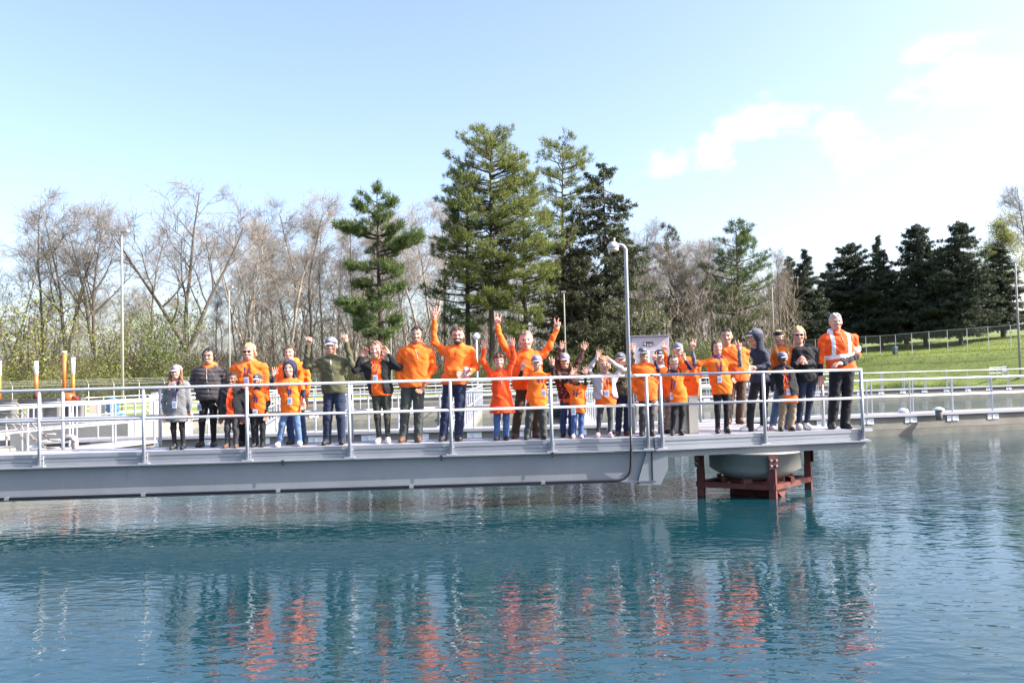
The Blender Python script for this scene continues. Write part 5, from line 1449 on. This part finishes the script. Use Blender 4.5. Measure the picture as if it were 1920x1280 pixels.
    # lanyard and badge
    if g('badge'):
        bx_, by_ = g('badge'); bq = pt(bx_, by_); zt_ = min(shz + .01, hz0 - .03)
        lan = MB()
        for s in (-1, 1):
            top_p = np.array((tx + s * .055 * hs, 0, zt_)); pts_ = []
            for t in np.linspace(0, 1, 8):
                q = top_p * (1 - t) + np.array((bq[0] + s * .012, 0, bq[2] + .075)) * t; q[1] = front_y(q[0], q[2]) - .008; pts_.append(q)
            Vs, fs = [], []
            for q in pts_: Vs += [q + (-.011, 0, 0), q + (.011, 0, 0), q + (-.011, .007, 0), q + (.011, .007, 0)]
            for j in range(7): fs += [(4 * j, 4 * j + 1, 4 * j + 5, 4 * j + 4), (4 * j + 2, 4 * j + 6, 4 * j + 7, 4 * j + 3), (4 * j, 4 * j + 4, 4 * j + 6, 4 * j + 2), (4 * j + 1, 4 * j + 3, 4 * j + 7, 4 * j + 5)]
            lan.add(Vs, fs)
        if g('lanyard', True):
            lo_ = lan.build('lanyard', CM['purple'], None, org=(0, 0, 0)); lo_.parent = o
        yb = min(front_y(bq[0], bq[2]), front_y(bq[0], bq[2] - .04), front_y(bq[0], bq[2] + .04)) - .014
        ba = MB().box((bq[0], yb, bq[2]), (.078, .006, .112)).build('badge', mat('badge_white', (.62, .64, .74), .3), None, org=(0, 0, 0)); ba.parent = o
        bi_ = MB().box((bq[0], yb - .005, bq[2] + .004), (.05, .003, .058)).build('badge_photo', mat('badge_blue', (.25, .36, .60), .4), None, org=(0, 0, 0)); bi_.parent = ba
    if g('print'):
        pxp, pyp, wpx = g('print'); q = pt(pxp, pyp); pb = MB(); wm_ = wpx / S_; rr = random.Random(seed); n_ = 6
        for j in range(n_):
            x_ = q[0] - wm_ / 2 + wm_ * (j + .5) / n_; y_ = front_y(x_, q[2]) - .006
            hgt = .026; pb.box((x_ - wm_ * .045, y_, q[2]), (.006, .006, hgt)); pb.box((x_ + wm_ * .01, y_, q[2] + rr.choice((-.010, 0, .010))), (wm_ * .09, .006, .007))
        po = pb.build('shirt_lettering', mat('print_dark', (.16, .035, .03), .8), None, org=(0, 0, 0)); po.parent = o
    if g('zip'):
        zb_ = MB(); zp = [np.array((tx + .006 * k, 0, z_)) for k, z_ in enumerate(np.linspace(shz - .02, max(hem, shz - g('zip')), 9))]
        for q in zp: q[1] = front_y(q[0], q[2]) - .003
        zb_.tube(zp, .006, 5); zo = zb_.build('zip', mat('zip_metal', (.35, .33, .32), .4, .5), None, org=(0, 0, 0)); zo.parent = o
    if g('bands'):
        for nm, plist, wd_ in g('bands'):
            Vs, fs = [], []; P_ = []
            for (px_, py_) in resample(np.array(plist, float), 3.0):
                q = pt(px_, py_); q[1] = front_y(q[0], q[2]) - .008; P_.append(q)
            for j, q in enumerate(P_):
                d_ = P_[min(j + 1, len(P_) - 1)] - P_[max(j - 1, 0)]; d_ = d_ / (np.linalg.norm(d_) + 1e-9); sdv = np.cross(d_, (0, 1., 0)); sdv /= np.linalg.norm(sdv) + 1e-9
                for s in (-1, 1):
                    e_ = q + sdv * s * wd_ / 2; e_[1] = np.clip(front_y(e_[0], e_[2]) - .008, q[1] - .012, q[1] + .012); Vs += [e_, e_ + (0, .006, 0)]
            for j in range(len(P_) - 1):
                a = 4 * j; fs += [(a, a + 2, a + 6, a + 4), (a + 1, a + 5, a + 7, a + 3), (a, a + 4, a + 5, a + 1), (a + 2, a + 3, a + 7, a + 6)]
            b_ = MB().add(Vs, fs).build(nm, CM['refl'], None, org=(0, 0, 0)); b_.parent = o
    return o, org


def rail_y(px):
    return 13.34 + .065 * (px - 74) / 192. if px < 1225 else 13.72 + .70 * (px - 1229) / 395.


FR, RE = .30, .66
DN = None
PPL = [
 dict(label='girl in a grey coat and lilac cap, leftmost of the group', row=FR, head=(331, 683, 711), tx=332, shw=24, hem=788, feet=(327, 343), shirt='grey', pants='black', tight=1, flare=1.12, girth=1.06, collar='pink', cap='lilac', hair=('long', 'ltbrown'), badge=(333, 758),
      arms=[((307, 752, 0), (309, 776, -.03), (309, 784), 'relaxed'), ((355, 752, 0), (358, 774, -.03), (358, 782), 'relaxed')], zip=.4),
 dict(label='woman in a dark quilted jacket with glasses and dark hair tied back', row=RE, head=(392, 652, 683), tx=391, shw=32, hem=746, feet=(377, 400), shirt='puffer', pants='black', tight=1, quilt=1, hoodie='orange', girth=1.0, hair=('tied', 'black'), skin='medium', glasses='clear', badge=(377, 763), lanyard=False,
      arms=[((361, 716, 0), (372, 738, -.1), None, ''), ((423, 716, 0), (414, 742, -.06), (412, 750), 'relaxed')], zip=.5),
 dict(label='boy in an open black jacket over orange, front row left', row=FR, head=(435, 698, 724), shw=24, hem=779, jhem=780, feet=(426, 442), shirt='orange3', jacket='black', open=8, pants='charcoal', girth=1.05, hair=('short', 'black'), skin='dark', shoe='shoebr',
      arms=[((411, 755, 0), (414, 780, -.02), (414, 789), 'relaxed'), ((458, 755, 0), (455, 780, -.02), (455, 789), 'relaxed')]),
 dict(label='blonde woman with sunglasses in an open orange jacket', row=RE, head=(467, 643, 676), shw=35, hem=772, feet=(453, 478), shirt='orange2', jacket='orange', open=9, pants='black', girth=1.05, hair=('wisps', 'blonde'), skin='pink', glasses='sun', badge=(468, 713), collar='orange2', hoodie=1,
      arms=[((436, 720, 0), (444, 752, -.05), None, ''), ((499, 722, 0), (498, 757, -.05), (497, 768), 'relaxed')], print=(466, 704, 15)),
 dict(label='small child in orange shirt and black sleeves with dark cap, left part', row=FR, head=(483, 700, 725), shw=20, hem=772, feet=(478, 492), shirt='orange', sleeve='black', tee=1, pants='black', cap='dark', brim='white', hair=('short', 'brown'), skin='tan', badge=(482, 773), collar='black', print=(486, 744, 17),
      arms=[((465, 752, 0), (470, 776, -.08), None, ''), ((503, 754, 0), (500, 774, -.06), (499, 782), 'relaxed')]),
 dict(label='woman in orange hoodie standing behind the hooded child', row=RE + .05, head=(543, 647, 676), tx=549, shw=30, hem=748, feet=(546, 570), shirt='orange2', pants='jean', hoodie=1, hair=('tail', 'brown'), tside=-1, skin='light',
      arms=[((522, 715, 0), (528, 742, -.05), None, ''), ((578, 716, 0), (574, 746, -.05), (573, 756), 'relaxed')]),
 dict(label='child with navy hood up, orange shirt and jeans, waving one hand', row=FR, head=(543, 674, 706), shw=22, hem=773, feet=(523, 561), hx2=544, shirt='orange2', sleeve='navy', tee=1, pants='jeanl', hood='navy', hair=('short', 'brown'), badge=(547, 751), girth=1.1, shoe='shoew',
      arms=[((509, 722, -.05), (512, 704, -.12), (516, 690, -.12), 'open'), ((568, 732, 0), (569, 752, -.04), (569, 761), 'relaxed')]),
 dict(label='young man in olive jacket and grey cap with both fists raised', row=FR + .05, head=(621, 631, 665), tx=621, shw=30, hem=733, feet=(613, 641), hx2=625, shirt='olive', pants='jeand', cap='grey', hair=('short', 'brown'), collar='olive', smile=0, armw=1.05, girth=.95, legw=1.08,
      arms=[((573, 686, -.05), (578, 646, -.1), (580, 632), 'fist'), ((659, 682, -.05), (649, 641, -.1), (645, 628), 'fist')], zip=.3, badge=None),
 dict(label='woman in open black jacket over orange hoodie with hands at her ears', row=FR + .12, head=(704, 639, 673), tx=707, shw=29, hem=738, jhem=736, feet=(711, 727), hx2=713, shirt='orange', jacket='black', open=12, pants='camo', hoodie='orange', hair=('tied', 'ltbrown'), skin='pink', badge=(706, 709), girth=.92, legw=1.05, tight=1, shoe='shoew',
      arms=[((666, 694, -.05), (677, 668, -.08), (684, 657), 'relaxed'), ((748, 688, -.05), (729, 665, -.08), (721, 655), 'relaxed')]),
 dict(label='tall man in orange hoodie with both hands in his pockets', row=FR + .12, head=(781, 612, 644), tx=779, shw=34, hem=722, feet=(756, 784), hx2=772, shirt='orange', pants='jeang', hoodie=1, hair=('short', 'black'), skin='tan', girth=.98, legw=1.08, shoe='shoebr', zip=.22,
      arms=[((744, 688, 0), (751, 717, -.06), None, ''), ((813, 690, 0), (797, 719, -.08), (793, 724), 'relaxed')]),
 dict(label='bearded man with glasses waving one open hand high', row=FR + .10, head=(858, 613, 646), tx=858, shw=32, hem=716, feet=(831, 860), hx2=850, shirt='orange', pants='navy', hair=('short', 'brown'), beard=1, glasses='clear', skin='pink', girth=1.02, legw=1.1, belly=1.0, neck=.10, collar='orange', loose=1.4,
      arms=[((814, 640, -.03), (815, 597, -.05), (816, 572, -.05), 'open'), ((893, 688, -.02), (876, 701, -.22), (868, 702, -.24), 'relaxed')]),
 dict(label='boy in a long red orange coat with both arms raised', row=FR - .02, head=(936, 662, 691), shw=20, hem=772, feet=(932, 949), hx2=939, shirt='orange3', pants='jeanb', hair=('curly', 'auburn'), collar='orange3', flare=1.5, girth=1.12, slv=1.15, skin='pink', zip=.35,
      arms=[((906, 678, 0), (907, 654, -.03), (909, 641), 'open'), ((963, 671, 0), (961, 649, -.03), (959, 637), 'open')]),
 dict(label='big man with short sandy hair making two peace signs with arms spread wide', row=RE + .02, head=(986, 620, 657), tx=987, shw=35, hem=727, feet=(966, 1006), shirt='orange', pants='brown', hair=('short', 'sandy'), skin='pink', girth=1.10, belly=1.1, neck=.06, collar='orange', armw=1.08, smile=0, shoe='shoebr', legw=1.1,
      arms=[((941, 640, -.02), (932, 608, -.04), (933, 584, -.04), 'peace'), ((1030, 648, -.02), (1044, 617, -.04), (1047, 594, -.04), 'peace')]),
 dict(label='child in grey cap and orange shirt making low peace signs, wide dark jeans', row=FR, head=(1006, 665, 694), shw=22, hem=760, feet=(989, 1020), shirt='orange2', sleeve='black', tee=1, pants='jeang', cap='grey', hair=('short', 'ltbrown'), badge=(1019, 737), legw=1.22, girth=1.05, collar='orange2',
      arms=[((975, 706, -.04), (979, 690, -.12), (984, 672, -.12), 'peace'), ((1037, 704, -.04), (1036, 684, -.12), (1034, 665, -.12), 'peace')]),
 dict(label='girl in a dark floral top and cap with both arms up', row=RE - .05, head=(1058, 661, 692), shw=21, hem=752, jhem=745, feet=(1056, 1071), shirt='orange', jacket='floral', pants='jean', cap='lilac', hair=('long', 'brown'), skin='medium',
      arms=[((1044, 676, -.02), (1051, 654, -.05), (1056, 640, -.05), 'open'), ((1084, 678, -.02), (1094, 656, -.05), (1099, 641, -.05), 'open')]),
 dict(label='smallest child, orange shirt and black sleeves, hands beside head', row=FR, head=(1080, 692, 717), shw=18, hem=771, feet=(1076, 1089), shirt='orange2', sleeve='black', tee=1, pants='jeanb', hair=('curly', 'ltbrown'), badge=(1075, 771), print=(1084, 737, 15), collar='black', shoe='shoep',
      arms=[((1060, 716, -.04), (1070, 702, -.14), (1078, 691, -.14), 'open'), ((1097, 722, -.03), (1098, 702, -.10), (1098, 690, -.10), 'open')]),
 dict(label='blonde girl in a pale fleece jacket with hands over her forehead', row=FR, head=(1132, 668, 699), shw=24, hem=758, jhem=745, feet=(1122, 1144), shirt='orange', jacket='pinkgrey', open=12, openx=3, pants='legging', tight=1, legw=1.15, hair=('tied', 'blonde'), badge=(1136, 737), smile=0, print=(1139, 718, 16), girth=1.08, shoe='shoep',
      arms=[((1104, 692, -.05), (1119, 670, -.12), (1129, 645, -.12), 'open'), ((1164, 691, -.05), (1146, 677, -.18), (1135, 671, -.18), 'relaxed')]),
 dict(label='boy in dark cap and camouflage top with brown boots, half behind lamp post', row=RE - .05, head=(1163, 660, 688), tx=1167, shw=20, hem=738, feet=(1160, 1175), shirt='camo2', pants='jeand', cap='slate', hair=('short', 'brown'), boots=1, shoe='shoebr', collar='white', skin='pink',
      arms=[((1153, 715, 0), (1162, 690, -.15), (1173, 672, -.16), 'open'), ((1188, 690, 0), (1187, 658, -.02), (1186, 638, -.02), 'open')]),
 dict(label='child with white hood under a slate cap, wide orange shirt', row=FR + .02, head=(1206, 650, 678), shw=23, hem=748, feet=(1205, 1222), hx2=1210, shirt='orange', pants='charcoal', cap='slate', hood='white', hair=('short', 'black'), skin='tan', girth=1.1, print=(1206, 707, 17),
      arms=[((1185, 716, 0), (1191, 735, -.05), None, ''), ((1229, 716, 0), (1226, 737, -.03), (1225, 744), 'relaxed')]),
 dict(label='small capped child with pale camouflage trousers, mostly hidden in the back', row=RE + .12, head=(1236, 655, 682), shw=17, hem=742, feet=(1240, 1252), shirt='orange', sleeve='white', pants='camop', cap='dark', brim='grey', hair=('short', 'black'), skin='medium', collar='white',
      arms=[((1221, 705, 0), (1226, 722, -.03), None, ''), ((1254, 705, 0), (1252, 725, -.03), None, '')]),
 dict(label='girl with braids and navy sleeves making peace signs by her head', row=FR, head=(1262, 664, 692), shw=20, hem=754, feet=(1262, 1277), shirt='orange2', sleeve='navy', tee=1, pants='black', hair=('braids', 'brown'), badge=(1259, 742), skin='light', collar='navy', tight=1,
      arms=[((1233, 694, -.04), (1227, 675, -.1), (1225, 657, -.1), 'peace'), ((1294, 690, -.04), (1283, 672, -.14), (1278, 658, -.14), 'peace')]),
 dict(label='person in grey cap and lettered orange shirt, one peace sign up, behind braided girl', row=RE + .05, head=(1271, 642, 669), tx=1284, shw=26, hem=744, feet=(1284, 1297), hx2=1288, shirt='orange', pants='black', cap='grey', hair=('short', 'brown'), collar='orange', print=(1290, 712, 17), skin='pink',
      arms=[((1252, 684, -.02), (1245, 658, -.04), (1244, 640, -.04), 'peace'), ((1313, 703, .02), (1301, 716, -.05), (1297, 719, -.05), 'relaxed')]),
 dict(label='girl in grey sleeves and orange shirt with two raised peace signs', row=FR + .05, head=(1344, 637, 666), shw=25, hem=736, feet=(1347, 1363), hx2=1350, shirt='orange2', sleeve='slate', tee=1, pants='black', tight=1, legw=1.08, hair=('tail', 'brown'), tside=-1, badge=(1346, 711), collar='purple', print=(1355, 687, 14), skin='pink',
      arms=[((1302, 683, -.03), (1298, 653, -.07), (1299, 632, -.07), 'peace'), ((1387, 684, -.03), (1386, 655, -.07), (1383, 635, -.07), 'peace')]),
 dict(label='dark haired man in orange shirt standing farthest back', Y=15.75, zf=ZD + .061, head=(1361, 615, 647), tx=1374, shw=30, hem=712, feet=(1367, 1388), hx2=1378, shirt='orange', pants='brown', hair=('short', 'black'), skin='tan', collar='orange', yaw=-.25, shoe='shoebr', smile=0, legw=1.15,
      arms=[((1347, 690, 0), (1352, 715, -.03), None, ''), ((1399, 684, 0), (1386, 707, -.12), (1379, 711, -.13), 'relaxed')]),
 dict(label='person in a dark blue grey hooded jacket and cap turned to the left', row=FR + .15, head=(1415, 615, 648), tx=1424, shw=18, hem=713, feet=(1407, 1434), hx2=1422, shirt='hood', pants='black', cap='slate', hood='hood', hair=('short', 'black'), skin='medium', face=-1.25, sy=.9, girth=.95, smile=0, shoe='shoew', neck=.2,
      arms=[((1418, 684, .1), (1405, 690, -.06), None, ''), ((1440, 684, -.12), (1416, 690, -.2), (1408, 690, -.22), 'relaxed')]),
 dict(label='woman with black headband and long blonde hair in orange', row=RE - .05, head=(1461, 619, 647), tx=1468, shw=27, hem=702, feet=(1450, 1478), shirt='orange2', pants='jeanl', hair=('long', 'blonde'), band=('black', .93), hoodie=1, smile=0, shoe='shoep', roll=-.08,
      arms=[((1446, 685, 0), (1450, 708, -.03), None, ''), ((1493, 684, 0), (1490, 706, -.05), None, '')]),
 dict(label='child in grey cap, black jacket and khaki trousers near the platform end', row=FR - .02, head=(1467, 659, 685), shw=20, hem=753, jhem=739, feet=(1466, 1484), shirt='orange', jacket='black', open=7, openx=2, pants='khaki', cap='grey', hair=('short', 'black'), skin='dark', badge=(1475, 734), legw=1.15, collar='black', smile=0,
      arms=[((1447, 712, 0), (1449, 732, -.03), None, ''), ((1489, 712, 0), (1484, 732, -.05), (1482, 738), 'relaxed')]),
 dict(label='blonde woman with sunglasses in a black top with hands clasped', row=FR + .12, head=(1496, 612, 645), tx=1508, shw=25, hem=713, feet=(1500, 1514), hx2=1508, shirt='black', pants='jeand', hair=('bun', 'blonde'), glasses='sun', skin='pink', tight=1, legw=1.1, shoe='shoew', yaw=-.2, smile=0,
      arms=[((1489, 684, -.03), (1497, 679, -.2), (1502, 674, -.2), 'fist'), ((1529, 681, -.02), (1510, 680, -.2), (1502, 675, -.22), 'fist')]),
 dict(label='grey haired man in an orange reflective jacket with one hand on the rail', row=FR + .02, head=(1566, 587, 620), tx=1570, shw=36, hem=690, feet=(1562, 1586), hx2=1574, shirt='hivis', pants='black', hair=('short', 'grey'), skin='pink', hoodie=1, girth=1.0, armw=1.12, legw=1.15, forearm='black', beard=0, zip=.3, bandarm=(1,), yaw=-.1,
      tape=1,
      arms=[((1537, 682, 0), (1538, 703, -.02), (1538, 716), 'relaxed'), ((1606, 666, 0), (1577, 681, -.24), (1566, 681.5, -.30), 'relaxed', (0, 0, -1))]),
]
PEOPLE = []
for sp in PPL:
    if 'Y' not in sp: sp['Y'] = rail_y(sp['feet'][0]) + sp['row'] + .1
    PEOPLE.append(person(sp))
# the cloth in the bearded man's hand
q = at(875, 697, rail_y(850) + FR - .05)
S3 = SDF()
rr = np.random.default_rng(4)
for k in range(7): S3.el(rr.normal(0, .028, 3) + (0, 0, .0), (.03, .025, .035), k % 2, .012)
V, Q, M_ = S3.mesh(.009); o = link('held_cloth', np_mesh('held_cloth', V, Q, [CM['white'], CM['pink']], M_, True), None, tuple(q)); tag(o, 'crumpled white and pink cloth held by the bearded man', 'cloth')
